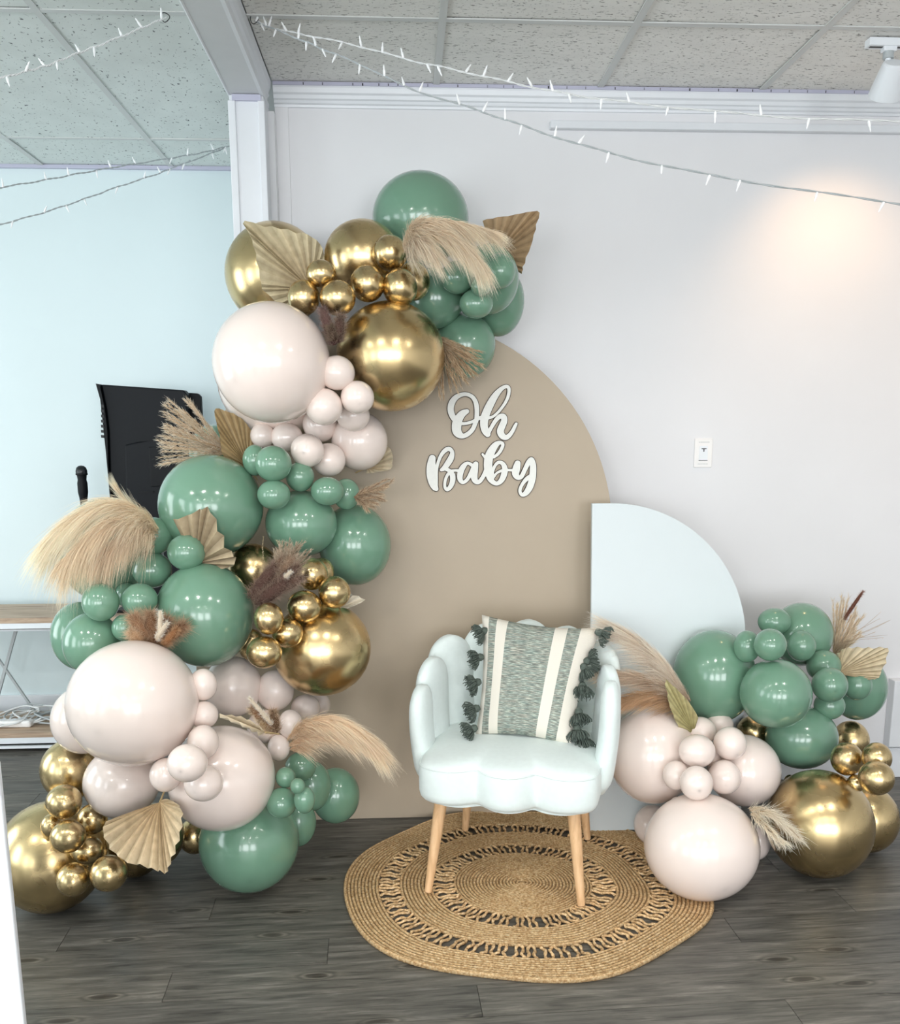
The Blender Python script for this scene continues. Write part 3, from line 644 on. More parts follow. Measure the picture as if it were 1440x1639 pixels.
obj('handle', MB().lathe([(.013, -.005), (.016, 0), (.0175, .03), (.021, .05), (.0225, .06), (.0225, .10), (.019, .115), (.021, L_-.05), (.022, L_-.042)], 20), M['blackg'], mk)
sd = empty('microphone_stand', (mp_.x, 4.3, .655), 'slim white stand holding the microphone on the console table', 'stand')
obj('pole', MB().tube([(0, 0, .01), (0, 0, mp_.z-.66)], .011, 12), M['white_metal'], sd); obj('base', MB().lathe([(.001, 0), (.07, 0), (.07, .006), (.02, .012), (.011, .02)], 24), M['white_metal'], sd)
# ------------------------------------------------------------------ wall switch, outlet-side panel, track lamp
sp = at(1124.5, 725, WY); sw = empty('light_switch', (sp.x, WY, sp.z), 'white dimmer switch plate on the wall right of the beige arch', 'switch')
obj('plate', MB().box((-.037, -.007, -.058), (.037, 0, .058)), M['plastic'], sw, smooth=False, bevel=.003)
obj('rocker', MB().prism([(-.0165, .028), (-.0165, -.028), (.0165, -.028), (.0165, .028)], lambda x, z: (x, -.007, z), lambda x, z: (x, -.0125 if z < 0 else -.0085, z)), M['white_metal'], sw, smooth=False)
obj('rocker_gap', MB().box((-.0185, -.0076, -.031), (.0185, -.0068, -.0283)), M['dark'], sw, smooth=False)
mb = MB(); mb.box((-.009, -.0105, .0155), (.011, -.0088, .019)); mb.box((-.0015, -.0105, .005), (.0025, -.0088, .019)); obj('slider', mb, M['dark'], sw, smooth=False)
for z in (.043, -.044):
    mb = MB(); x = -.021
    while x < .020:
        w_ = random.choice((.002, .003, .004)); mb.box((x, -.0076, z-.0012), (x+w_, -.0069, z+.0012)); x += w_+.0013
    q = obj('fine_print', mb, M['wire_grey'], sw, smooth=False)
pb = at(1432, 1090, WY-.05); struct(obj('trim_6', MB().box((pb.x, WY-.05, .15), (pb.x+.5, WY, pb.z)), M['trim'], smooth=False, bevel=.004))
tl = empty('track_lamp', (1.56, 3.17, CEIL), 'white ceiling track spotlight at the top right corner', 'lamp')
e0 = at(1388, 62, 3.17)
obj('track_rail', MB().box((e0.x-1.56, -.018, -.028), (1.3, .018, -.004)), M['white_metal'], tl, smooth=False, bevel=.002)
sx = at(1422, 80, 3.17).x-1.56
obj('rail_slot', MB().box((e0.x-1.56+.008, -.006, -.0285), (1.29, .006, -.0275)), M['dark'], tl, smooth=False)
obj('adapter', MB().box((sx-.022, -.014, -.042), (sx+.022, .014, -.026)), M['white_metal'], tl, smooth=False, bevel=.003)
obj('swivel', MB().lathe([(.017, -.062), (.017, -.042)], 18, (sx, 0, 0)), M['wire_grey'], tl)
obj('stem', MB().tube([(sx, 0, -.060), (sx, 0, -.088)], .009, 12), M['white_metal'], tl)
d = Vector((.05, .50, -.62)).normalized(); q = d.to_track_quat('-Z', 'Y').to_matrix(); hc = Vector((sx+.012, 0, -.118))
obj('lamp_head', MB().lathe([(.030, .045), (.036, .040), (.052, -.055), (.052, -.060), (.046, -.060), (.034, -.005), (.001, -.005)], 28, hc, q), M['white_metal'], tl)
sl = bpy.data.lights.new('track_spot', 'SPOT'); sl.energy = 8.0; sl.color = (1, .60, .30); sl.spot_size = math.radians(104); sl.spot_blend = 1; sl.shadow_soft_size = .03
so = bpy.data.objects.new('track_spot', sl); COL.objects.link(so)
aim = at(1335, 440, WY)
src = Vector((1.56, 3.17, CEIL))+hc+d*.05; so.location = src; so.rotation_euler = (Vector((1.73, WY, 1.78))-src).to_track_quat('-Z', 'Y').to_euler()
# the next lamp along the same track, beyond the right edge of the picture
t2 = tl.copy(); COL.objects.link(t2); t2.location.x += 1.0; t2['label'] = 'second white track spotlight further right along the wall'
for c_ in list(tl.children):
    if c_.name.startswith(('adapter', 'swivel', 'stem', 'lamp_head')): k_ = c_.copy(); COL.objects.link(k_); k_.parent = t2
s2_ = so.copy(); COL.objects.link(s2_); s2_.location.x += 1.0
# ------------------------------------------------------------------ fairy lights
def fairy(P, label, nb, grey=False, seed=0, size=.85):
    r = random.Random(seed); pts = catmull([at(*p) for p in P], 160)
    root = empty('fairy_light_string', pts[0], label, 'string lights', 'clear fairy light strings'); o = pts[0]
    for ph in (0, PI):
        tw = []
        for i, p in enumerate(pts):
            a = i*.9+ph; tw.append(p-o+Vector((.25*math.sin(a*.7), math.cos(a), math.sin(a)))*.0016+Vector((0, 0, .0015*math.sin(i*.37+seed))))
        obj('wire', MB().tube(tw, .0016, 4), M['wire_grey' if grey else 'wire'], root, angle=None)
    for k in range(nb):
        i = int((k+.5+r.uniform(-.3, .3))/nb*159); p = pts[i]-o
        d = Vector((r.uniform(-.5, .5), r.uniform(-.5, .2), r.choice((-1, -1, 1, .6)))).normalized()*size
        q = d.normalized().to_track_quat('Z', 'Y').to_matrix()
        mb = MB(); mb.lathe([(.0022, .0), (.0036, .002), (.0036, .014), (.0028, .016), (.0024, .017), (.0022, .024), (.0006, .029)], 8, p, q)
        obj('bulb', mb, M['bulb'], root)
YA = [3.1, 3.07, 3.0, 2.94, 2.86, 2.8, 2.75, 2.7, 2.65, 2.6, 2.55, 2.5]
A = [(407, 34), (450, 48), (505, 59), (575, 74), (655, 96), (720, 110), (800, 128), (880, 145), (960, 158), (1080, 172), (1250, 187), (1445, 195)]
fairy([(x, y, Y) for (x, y), Y in zip(A, YA)], 'upper fairy light string sagging in front of the crown moulding on the right', 24, seed=1)
Bp = [(407, 34), (440, 47), (490, 67), (520, 80), (585, 107), (660, 143), (760, 175), (830, 199), (930, 232), (1060, 265), (1230, 296), (1445, 327)]
fairy([(x, y, Y) for (x, y), Y in zip(Bp, YA)], 'lower fairy light string hanging across the white wall on the right', 24, True, seed=2)
fairy([(267, 27, 2.98), (228, 44, 2.95), (167, 69, 2.9), (122, 86, 2.86), (80, 103, 2.82), (42, 114, 2.78), (-10, 128, 2.73)], 'fairy light string crossing the ceiling tiles at the top left', 9, seed=3)
fairy([(368, 233, 4.3), (330, 243, 4.22), (275, 253, 4.1), (205, 264, 3.95), (136, 276, 3.8), (67, 289, 3.65), (-10, 302, 3.5)], 'upper of two fairy light strings over the left alcove wall', 10, True, seed=4)
fairy([(368, 233, 4.3), (342, 244, 4.25), (278, 268, 4.1), (250, 279, 4.02), (186, 300, 3.9), (125, 322, 3.75), (64, 342, 3.62), (-10, 362, 3.5)], 'lower of two fairy light strings slanting down the left alcove wall', 11, True, seed=5)
for px, py, Y in ((407, 31, 3.1), (265, 28, 2.98)):
    p = at(px, py, Y); hk = tag(obj('hook_ring', MB().tube([(p.x+.012*math.cos(a), p.y+.005*math.sin(a*2), p.z+.012*math.sin(a)) for a in [2*PI*i/20 for i in range(20)]], .0014, 5, closed=True), M['dark']), 'dark wire ring holding a fairy light string '+('beside the beam on the right' if px > 300 else 'on the left ceiling tiles'), 'hook')
# ------------------------------------------------------------------ balloons: key|colour|x|y|z|rx|ry|rz|label (metres)
BALLOONS = '''
ga|g|0.352|3.4|1.954|0.0946|0.0946|0.124|grey-shaded sage balloon furthest right of the arch top, mostly hidden behind its neighbours
gb|g|0.303|3.218|2.0|0.0997|0.0997|0.1159|medium sage balloon behind the little green cluster under the top pampas
gc|g|0.075|3.42|2.236|0.1711|0.1574|0.1574|large dark sage balloon crowning the very top of the garland
gd|g|0.227|3.33|1.792|0.109|0.109|0.1133|medium sage balloon hanging lowest under the arch top, beside the dry reed spray
ge|g|0.122|3.28|1.945|0.0975|0.0975|0.1026|dark sage balloon wedged between the gold cluster and the little green ones
ax|o|-0.436|3.36|2.033|0.1742|0.1742|0.177|large chrome gold balloon at the upper left behind the palm leaf
bx|o|-0.125|3.25|2.073|0.1309|0.1228|0.1228|medium-large chrome gold balloon at the top, left of the crowning sage balloon
c|o|-0.035|3.1|1.735|0.1794|0.1774|0.1774|largest chrome gold balloon of the arch top, above the lettering
d2|c|-0.444|3.3|1.664|0.1985|0.1877|0.1877|big blush balloon half hidden behind the larger one under the upper gold balloon
d|c|-0.406|2.959|1.704|0.1829|0.1829|0.1857|largest blush balloon near the arch top, below the left palm leaf
s7|o|0.045|3.158|1.983|0.054|0.054|0.0626|small chrome gold balloon at the right end of the top gold cluster, partly covered
s6|o|-0.032|3.106|2.061|0.0567|0.0567|0.0567|small chrome gold balloon highest in the top gold cluster, under the pampas
s5|o|-0.001|3.062|1.948|0.0563|0.0563|0.0589|small chrome gold balloon resting on top of the largest upper gold one, at its right
s4|o|-0.105|3.057|1.958|0.0559|0.0559|0.0567|small chrome gold balloon in the middle of the top gold cluster
s1|o|-0.249|3.02|1.982|0.0469|0.0426|0.0426|smallest chrome gold balloon beside the tip of the upper palm leaf's folds
s2|o|-0.306|3.02|1.91|0.0508|0.0508|0.0544|small chrome gold balloon leftmost in the top gold cluster, below the palm leaf
s3|o|-0.197|2.986|1.904|0.0565|0.0539|0.0539|small chrome gold balloon touching the brown dried tuft near the top
g2|g|0.188|3.12|1.989|0.0555|0.0522|0.0522|small sage balloon nearest the pampas tips on the left of the top green cluster
g5|g|0.323|3.069|2.001|0.0505|0.0505|0.0551|small sage balloon highest and rightmost in the top green cluster
g4|g|0.25|3.116|1.906|0.0557|0.047|0.047|small sage balloon lowest in the top green cluster
g3|g|0.259|3.051|1.95|0.0322|0.0304|0.0304|tiny sage balloon in the centre of the top green cluster
e10|c|-0.149|3.22|1.46|0.0976|0.0976|0.1008|medium blush balloon to the left of the lettering, behind the small blush cluster
e4|c|-0.283|3.208|1.516|0.0598|0.0593|0.0593|small blush balloon tucked behind the middle of the upper blush cluster
e5|c|-0.163|3.102|1.545|0.0561|0.0531|0.0531|small blush balloon half hidden under the rightmost small blush one
e7|c|-0.479|3.193|1.48|0.0421|0.0421|0.0422|small shiny blush balloon peeking out above the two stacked sage ones
e1|c|-0.202|2.944|1.673|0.0565|0.0533|0.0533|small blush balloon topmost in the upper cluster, against the big gold one
e3|c|-0.14|2.95|1.598|0.0532|0.0521|0.0521|small blush balloon rightmost in the upper blush cluster
e2|c|-0.246|2.942|1.569|0.0586|0.0578|0.0578|small blush balloon at the centre of the upper cluster, below the topmost
e6|c|-0.396|3.19|1.474|0.055|0.0486|0.0486|small blush balloon leftmost in the row under the largest upper blush balloon
e9|c|-0.25|3.132|1.398|0.0568|0.0566|0.0566|small blush balloon lowest in the upper blush cluster
e8|c|-0.313|3.048|1.431|0.055|0.0549|0.0549|small blush balloon with a dark nub facing out, touching the sage cluster
h10|g|-0.673|3.35|1.421|0.0938|0.0938|0.0978|sage balloon hidden behind the reed spray and the upright palm leaf
h9|g|-0.173|3.22|1.096|0.1284|0.1284|0.1443|large sage balloon against the beige arch, right of the middle garland
h5|g|-0.339|3.041|1.346|0.0469|0.0469|0.0491|small dark sage balloon in the shade under the upper blush cluster
h8|g|-0.347|3.104|1.185|0.1219|0.1145|0.1145|medium-large sage balloon in the middle, between the two larger sage ones
h1|g|-0.636|3.05|1.251|0.1705|0.1691|0.1691|large sage balloon in front of the black television
h7|g|-0.192|3.1|1.284|0.0463|0.0463|0.0526|small sage balloon at the right end of the middle row, beside brown dried grass
h6|g|-0.249|3.021|1.299|0.0552|0.047|0.047|small sage balloon second from the right in the middle row
h2|g|-0.486|3.05|1.4|0.0403|0.0403|0.0509|small sage balloon half hidden at the left of the middle green cluster
h3|g|-0.416|2.974|1.391|0.0593|0.0577|0.0577|small bright sage balloon topmost of the middle green cluster
h4|g|-0.417|2.968|1.292|0.0536|0.0481|0.0481|small sage balloon beneath the bright one, beside the large sage one
j14|c|-0.312|3.1|0.543|0.0459|0.0459|0.0483|blush balloon sliver just below the big mid-height gold one
j13|c|-0.345|3.02|0.557|0.051|0.0471|0.0471|small blush balloon under the left side of the mid-height gold one
j12|c|-0.444|3.0|0.627|0.0648|0.0648|0.0699|medium blush balloon between the gold cluster and the cream bunny tails
j11|c|-0.58|2.979|0.649|0.0963|0.0963|0.1028|medium blush balloon under the large sage one, right of the biggest blush balloon
j17|c|-0.473|2.95|0.516|0.0619|0.0564|0.0564|small blush balloon behind the thin palm leaf and bunny tails
m9|g|-0.257|3.1|0.202|0.0873|0.0873|0.1016|dark sage balloon on the floor against the beige arch under the peach plume
k2|o|-0.514|3.1|1.028|0.0858|0.0858|0.0899|shadowed gold balloon behind the dark brown dried bouquet
k9|o|-0.278|3.05|1.027|0.0419|0.0419|0.0465|small gold balloon mostly hidden behind the upper small gold one
k1|o|-0.279|2.98|0.776|0.1643|0.1595|0.1595|big chrome gold balloon standing out over the beige arch at mid height
k0|o|-0.513|2.98|0.793|0.0449|0.0449|0.0543|small shadowed gold balloon between the big sage one and the gold cluster
k3|o|-0.302|2.956|1.033|0.0527|0.0527|0.0533|small gold balloon highest in the middle gold cluster
k4|o|-0.226|2.903|0.981|0.0522|0.0522|0.0526|small gold balloon rightmost in the middle gold cluster
k5|o|-0.32|2.865|0.942|0.0553|0.052|0.052|small gold balloon central in the middle gold cluster, under the brown bouquet
k7|o|-0.371|2.826|0.865|0.0488|0.0475|0.0475|small gold balloon on the upper left of the big mid-height gold one
k6|o|-0.419|2.763|0.925|0.0454|0.0454|0.0502|small gold balloon pressed against the big sage one
k8|o|-0.436|2.756|0.82|0.0551|0.0503|0.0503|small gold balloon lowest in the middle gold cluster
i8|g|-0.989|3.1|1.098|0.1704|0.1704|0.1816|large sage balloon under the wide cream pampas plume at the far left
i9|g|-1.061|2.95|0.838|0.0909|0.0909|0.1124|medium sage balloon outermost at the left edge of the garland
i10|g|-0.974|2.802|0.846|0.0869|0.0869|0.0972|medium sage balloon just inside the outermost left one
i6b|g|-0.907|2.97|0.969|0.0386|0.0386|0.0409|small sage balloon in the gap behind the two small ones at the left
i1|g|-0.643|2.9|0.913|0.1557|0.1557|0.1693|large sage balloon above the blush ones, right of the white bunny tails
i7|g|-0.86|2.773|0.9|0.0398|0.0398|0.0423|small shiny sage balloon half covered by fluffy dried tails
i1a|g|-0.819|2.961|1.052|0.0637|0.0589|0.0589|small sage balloon under the one with the palm leaf at its side
i2|g|-0.808|2.976|1.161|0.0598|0.0598|0.0607|small sage balloon topmost at the root of the wide cream plume
i3|g|-0.687|2.885|1.118|0.0589|0.0573|0.0573|small sage balloon under the folded brown palm leaf
i6|g|-0.818|2.8|0.982|0.0549|0.0522|0.0522|small sage balloon above the fluffy dried tails
i5|g|-0.925|2.764|0.983|0.0551|0.0551|0.0591|small sage balloon leftmost of the lower green cluster
n2|o|-1.092|2.85|0.415|0.0917|0.0917|0.0999|medium gold balloon below the left blush balloons by the shelf
j2|c|-1.017|2.8|0.599|0.0989|0.0989|0.1078|medium blush balloon at the left edge behind the biggest one
m7|g|-0.331|2.992|0.284|0.0686|0.0686|0.0894|sage balloon behind the little green cluster near the floor
m8|g|-0.374|2.922|0.18|0.0631|0.0631|0.083|sage balloon low behind the floor-standing sage one
n11|o|-0.931|2.934|0.11|0.1007|0.1007|0.1113|gold balloon on the floor hidden behind the pleated palm leaf
n12|o|-0.719|2.9|0.151|0.0528|0.0528|0.0614|shadowed gold balloon in the dark gap beside the floor-standing sage one
m1|g|-0.515|2.789|0.18|0.1613|0.1613|0.1638|large sage balloon resting on the floor at the foot of the garland
n1|o|-1.127|2.729|0.173|0.1666|0.1666|0.1754|huge chrome gold balloon on the floor at the lower left corner
n5|o|-1.072|2.617|0.324|0.0311|0.0311|0.0385|small gold balloon half hidden at the left of the low gold cluster
n10|o|-0.81|2.75|0.224|0.0949|0.0949|0.1045|gold balloon peeking out to the right of the pleated palm leaf
j10|c|-0.569|2.674|0.444|0.1625|0.1608|0.1608|large blush balloon low in the garland behind the small blush cluster
n4|o|-0.976|2.692|0.312|0.0451|0.0451|0.0472|small gold balloon tucked under the medium blush one
j3|c|-0.881|2.7|0.427|0.1146|0.1101|0.1101|medium blush balloon directly beneath the biggest one
j1|c|-0.798|2.6|0.711|0.1869|0.1841|0.1841|biggest blush balloon of all, at the left middle of the garland
j15|c|-0.383|2.905|0.537|0.0409|0.0409|0.0494|small blush balloon beside the root of the peach plume
j16|c|-0.422|2.884|0.463|0.0366|0.0366|0.045|small blush balloon lowest beside the root of the peach plume
j4|c|-0.605|2.654|0.748|0.0415|0.0415|0.0485|small blush balloon highest at the right side of the biggest one
j5|c|-0.601|2.628|0.662|0.0414|0.0408|0.0408|small blush balloon second down at the right side of the biggest one
j6|c|-0.59|2.546|0.605|0.0456|0.0456|0.0503|small blush balloon third down at the right side of the biggest one
j8|c|-0.699|2.53|0.513|0.045|0.045|0.05|small blush balloon half hidden left of the front small blush one
j9|c|-0.577|2.469|0.51|0.0549|0.0524|0.0524|small blush balloon lowest in the lower left blush cluster
j7|c|-0.6|2.392|0.599|0.0543|0.0523|0.0523|small blush balloon with a nub, foremost of the lower left cluster
m6|g|-0.389|2.666|0.361|0.0476|0.0473|0.0473|small sage balloon largest of the tiny cluster on the floor-standing sage one
m5|g|-0.313|2.627|0.386|0.0321|0.0321|0.043|small sage balloon at the right of the low green cluster
m2|g|-0.357|2.92|0.382|0.052|0.0498|0.0498|small sage balloon highest in the low green cluster
m3|g|-0.377|2.695|0.433|0.0307|0.0307|0.0325|tiny sage balloon at the left of the low green cluster
m4|g|-0.329|2.604|0.44|0.0223|0.0223|0.0241|tiniest sage balloon in the centre of the low green cluster
n7|o|-0.971|2.611|0.248|0.0492|0.0421|0.0421|small gold balloon in shade, between the two lower gold pairs
n3|o|-1.026|2.61|0.405|0.0516|0.0512|0.0512|small gold balloon highest in the low gold cluster
n6|o|-0.997|2.545|0.323|0.0508|0.0481|0.0481|small gold balloon foremost in the middle of the low gold cluster
n8|o|-0.986|2.525|0.196|0.0476|0.0476|0.0494|small gold balloon at the bottom left of the low gold cluster
n9|o|-0.877|2.513|0.219|0.0532|0.0528|0.0528|small gold balloon at the bottom right of the low gold cluster
t3|o|1.739|3.3|0.298|0.0694|0.0694|0.0775|gold balloon below the rightmost sage one, behind the small gold trio
t2|o|1.645|2.971|0.121|0.1122|0.1122|0.1224|large gold balloon at the right edge of the picture on the floor
t8|o|1.282|3.15|0.392|0.0572|0.0572|0.0597|shadowed gold balloon glimpsed between sage and blush on the right
p11|g|1.749|3.3|0.513|0.1082|0.1082|0.1278|medium sage balloon at the far right under the right palm fan
p2|g|1.502|3.28|0.732|0.115|0.115|0.1209|medium sage balloon highest at the back of the right cluster
p1|g|1.116|3.12|0.616|0.1478|0.1478|0.1716|large dark sage balloon at the left of the right cluster, beside the white panel
t1|o|1.398|2.814|0.179|0.1749|0.1749|0.1816|huge chrome gold balloon on the floor at the right
p13|g|1.424|3.05|0.404|0.1282|0.1138|0.1138|sage balloon sitting on the large right gold one
p7|g|1.262|2.92|0.608|0.1185|0.1185|0.119|sage balloon at the front centre of the right cluster
p12|g|1.515|3.043|0.524|0.0537|0.0512|0.0512|small shaded sage balloon lowest in the right green cluster
p8|g|1.531|3.141|0.643|0.0614|0.0594|0.0594|small sage balloon above the one with a nub on the right
p10|g|1.675|3.167|0.562|0.053|0.053|0.0578|small sage balloon rightmost of the right green cluster
p9|g|1.482|2.987|0.616|0.0605|0.0605|0.061|small sage balloon with a dark nub at the right of the right cluster
p4|g|1.185|3.001|0.755|0.0453|0.0453|0.0563|small sage balloon leftmost of the right green cluster
p3|g|1.368|3.216|0.796|0.061|0.0509|0.0509|small sage balloon topmost of the right green cluster
p6|g|1.438|3.133|0.722|0.0508|0.0508|0.0567|small sage balloon third in the row of three on the right
p5|g|1.228|2.91|0.782|0.0536|0.0536|0.0547|small sage balloon in the middle of the row of three on the right
q11|c|0.9|3.069|0.072|0.0693|0.0693|0.0735|blush balloon low behind the largest right one, beside the white panel's foot
q12|c|1.232|2.924|0.063|0.046|0.046|0.064|blush balloon sliver between the floor-standing blush and gold ones
q1|c|0.862|2.98|0.375|0.154|0.154|0.1708|large blush balloon beside the chair's right arm
q2|c|1.168|2.92|0.334|0.1237|0.1237|0.1237|medium blush balloon behind the small blush cluster on the right
q10|c|0.95|2.688|0.168|0.1833|0.1701|0.1701|largest right blush balloon, on the floor beside the rug
t7|o|1.497|2.788|0.328|0.0267|0.0267|0.0328|tiny gold balloon glimpsed between the right gold trio and the huge one
t4|o|1.481|2.825|0.403|0.052|0.052|0.056|small gold balloon left of the right gold trio
t5|o|1.539|2.744|0.436|0.0463|0.0463|0.0505|small gold balloon upper right of the right gold trio
t6|o|1.491|2.651|0.404|0.0539|0.0539|0.0546|small gold balloon foremost of the right gold trio
q0|c|1.041|2.882|0.394|0.0286|0.0286|0.0315|tiny blush balloon peeking through the centre of the right blush cluster
q4|c|1.112|3.026|0.465|0.0489|0.0418|0.0418|small blush balloon rearmost at the top of the right blush cluster
q3|c|1.019|2.957|0.467|0.0565|0.0494|0.0494|small blush balloon at the tip of the narrow green palm leaf
q5|c|1.083|2.839|0.462|0.054|0.054|0.0559|small blush balloon upper right of the right blush cluster
q7|c|0.887|2.784|0.375|0.044|0.044|0.0486|small blush balloon leftmost of the right blush cluster
q9|c|1.052|2.791|0.362|0.0535|0.0535|0.057|small blush balloon lower right of the right blush cluster
q6|c|0.955|2.791|0.455|0.0595|0.0548|0.0548|small blush balloon at the centre of the right blush cluster
q8|c|0.922|2.685|0.387|0.0519|0.0519|0.0548|small blush balloon lowest, with a dark nub, on the floor-standing blush one
'''
CATS = {'g': 'sage green balloons', 'c': 'blush balloons', 'o': 'chrome gold balloons'}
def balloon_mesh(kind, var):
    r = random.Random(var*7+ord(kind)); mb = MB(); n = 40
    prof = [(math.sin(a), math.cos(a)) for a in [PI*.0+.004+2.80*i/26 for i in range(27)]]
    prof += [(.245, -1.005), (.17, -1.06), (.10, -1.12), (.065, -1.15), (.085, -1.17), (.06, -1.19), (.085, -1.215)]
    d = [Vector((.25, .95, .15)), Vector((-.35, .9, -.1)), Vector((0.05, .97, -.3)), Vector((.5, .8, .3)), Vector((-.15, .9, .4)), Vector((.12, .985, .10))][var % 6].normalized()
    q = (-d).to_track_quat('Z', 'Y').to_matrix()       # nub faces the room, neck points into the garland
    for i, (rad, z) in enumerate(prof):
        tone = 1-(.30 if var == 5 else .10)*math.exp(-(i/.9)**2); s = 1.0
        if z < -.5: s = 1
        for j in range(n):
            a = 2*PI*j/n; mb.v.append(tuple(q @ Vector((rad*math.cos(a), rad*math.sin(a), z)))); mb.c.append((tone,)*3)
    for i in range(len(prof)-1):
        for j in range(n): mb.f.append((i*n+j, i*n+(j+1) % n, (i+1)*n+(j+1) % n, (i+1)*n+j))
    mb.f.append(tuple(range(n-1, -1, -1))); mb.f.append(tuple((len(prof)-1)*n+j for j in range(n)))
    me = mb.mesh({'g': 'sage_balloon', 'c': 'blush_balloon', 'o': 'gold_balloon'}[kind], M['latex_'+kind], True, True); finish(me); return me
BM = {}
rb = random.Random(11)
for row in BALLOONS.strip().splitlines():
    key, k, x, y, z, rx, ry, rz, label = row.split('|')
    var = rb.randrange(5)
    if 'nub' in label: var = 5
    if (k, var) not in BM: BM[(k, var)] = balloon_mesh(k, var)
    me = BM[(k, var)]
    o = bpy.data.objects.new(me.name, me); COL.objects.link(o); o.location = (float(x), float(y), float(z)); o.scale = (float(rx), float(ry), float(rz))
    side = 'right garland' if float(x) > .6 else 'arching garland'
    tag(o, label, 'balloon', CATS[k]+' of the '+side)
# ------------------------------------------------------------------ dried plumes
def vlerp(a, b, t_): return tuple(a[i]+(b[i]-a[i])*t_ for i in range(3))
def C(*rgb): return lin(rgb)[:3]
def strands(mb, spine, n, length, flow, spread, droop, c0, c1, width=.0013, thick=.008, seed=0, s0=0.0, s1=1.0, taper=.35, segs=3, frizz=0.0, bend=1.0, clump=0):
    r = random.Random(seed); sp = catmull(spine, 40); dr = Vector(droop)
    lock = [(s0+(s1-s0)*r.random(), Vector((r.gauss(0, 1), r.gauss(0, 1), r.gauss(0, 1))).normalized(), r.random()) for _ in range(max(1, clump))]
    for _ in range(n):
        s = s0+(s1-s0)*r.random(); lk = None
        if clump:
            lk = r.choice(lock); s = min(s1, max(s0, lk[0]+r.gauss(0, .035)))
        u = s*38.999; i = int(u); p = sp[i].lerp(sp[i+1], u-i); T_ = (sp[i+1]-sp[i]).normalized()
        e = Vector((r.gauss(0, 1), r.gauss(0, 1), r.gauss(0, 1)))
        if lk: e = e*.22+lk[1]
        e -= T_*e.dot(T_); e = e.normalized() if e.length > 1e-4 else Vector((0, 0, 1))
        d = (T_*flow+e*spread*r.uniform(.3, 1)).normalized(); Ln = length*r.uniform(.55, 1)*(1-taper*s)
        p = p+e*thick*math.sqrt(r.random())*(1-.5*s); g = r.random() if not lk else .5*r.random()+.5*lk[2]; b_ = r.uniform(.5, 1.1)*bend
        w = d.cross(Vector((r.gauss(0, 1), r.gauss(0, 1), r.gauss(0, 1)))).normalized()*width*.5
        dn = Vector((0, -.5, .5)).normalized()
        vs = []; f1_ = Vector((r.gauss(0, 1), r.gauss(0, 1), r.gauss(0, 1)))*frizz
        for k in range(segs+1):
            t_ = k/segs; q = p+d*Ln*t_+dr*Ln*t_*t_*b_+f1_*Ln*t_*t_; ww = w*(1-t_*.85)
            vs += [q-ww, q+ww]
        o = len(mb.v); mb.v += [tuple(v_) for v_ in vs]; mb.f += [(o+2*k, o+2*k+1, o+2*k+3, o+2*k+2) for k in range(segs)]
        for k in range(segs+1):
            c = vlerp(c0, c1, min(1, max(0, .3*g+.8*k/segs))); h_ = .80+.38*g; mb.c += [tuple(min(.97, v_**.8*h_) for v_ in c)]*2
def P3(L_, Y=None): return [at(*p) if len(p) == 3 else at(p[0], p[1], Y) for p in L_]
def plume(name, label, cat, group, specs, stems, stemcol=(190, 160, 120)):
    mb = MB()
    for s in specs: strands(mb, **s)
    root = empty(name, stems[0][0], label, cat, group); o = root.location.copy()
    mb.v = [(x-o.x, y-o.y, z-o.z) for x, y, z in mb.v]
    me = mb.mesh('plume', M['hair'], True, True); q = bpy.data.objects.new('plume', me); COL.objects.link(q); q.parent = root; q['kind'] = 'stuff'
    for st in stems:
        sm = MB(); sm.tube([p-o for p in catmull(st, 14)], .0016, 5, col=C(*stemcol)); obj('stem', sm, M['hair'], root, tone=True)
    return root
CR0, CR1 = C(214, 178, 136), C(244, 224, 192)
PK0, PK1 = C(212, 180, 142), C(244, 224, 196)
BR0, BR1 = C(172, 132, 94), C(224, 194, 158)
GRP = 'dried pampas plumes'
# far left cream plume: one arching spine per sweep
sA = P3([(248, 850, 2.90), (215, 818, 2.84), (170, 808, 2.80), (125, 828, 2.78), (85, 862, 2.78)])
sB = P3([(246, 858, 2.90), (212, 838, 2.82), (175, 840, 2.78), (140, 866, 2.76), (105, 900, 2.76)])
sC = P3([(244, 868, 2.90), (215, 858, 2.82), (185, 872, 2.78), (160, 895, 2.77)])
plume('pampas_plume', 'wide cream pampas plume sweeping left at the far left of the garland', 'dried grass', GRP,
      [dict(clump=131, spine=sA, n=4200, length=.17, flow=.9, spread=.42, droop=(-.25, 0, -.95), c0=C(238, 208, 166), c1=C(252, 240, 214), seed=1, thick=.018),
       dict(clump=131, spine=sB, n=4200, length=.14, flow=.85, spread=.48, droop=(.05, 0, -1.1), c0=PK0, c1=C(246, 226, 194), seed=2, thick=.02),
       dict(clump=81, spine=sC, n=2600, length=.11, flow=.8, spread=.5, droop=(.1, 0, -1.0), c0=BR0, c1=C(240, 216, 184), seed=3, thick=.018)], [sA, sB, sC])
sw_ = P3([(246, 850, 2.93), (222, 822, 2.93), (200, 800, 2.95), (186, 782, 2.96)])
plume('pampas_plume', 'thin pale wispy tuft standing up above the far left cream plume', 'dried grass', GRP, [dict(spine=sw_, n=330, length=.09, flow=1.0, spread=.28, droop=(-.1, 0, .25), c0=CR0, c1=C(250, 240, 214), seed=4, thick=.006)], [sw_])
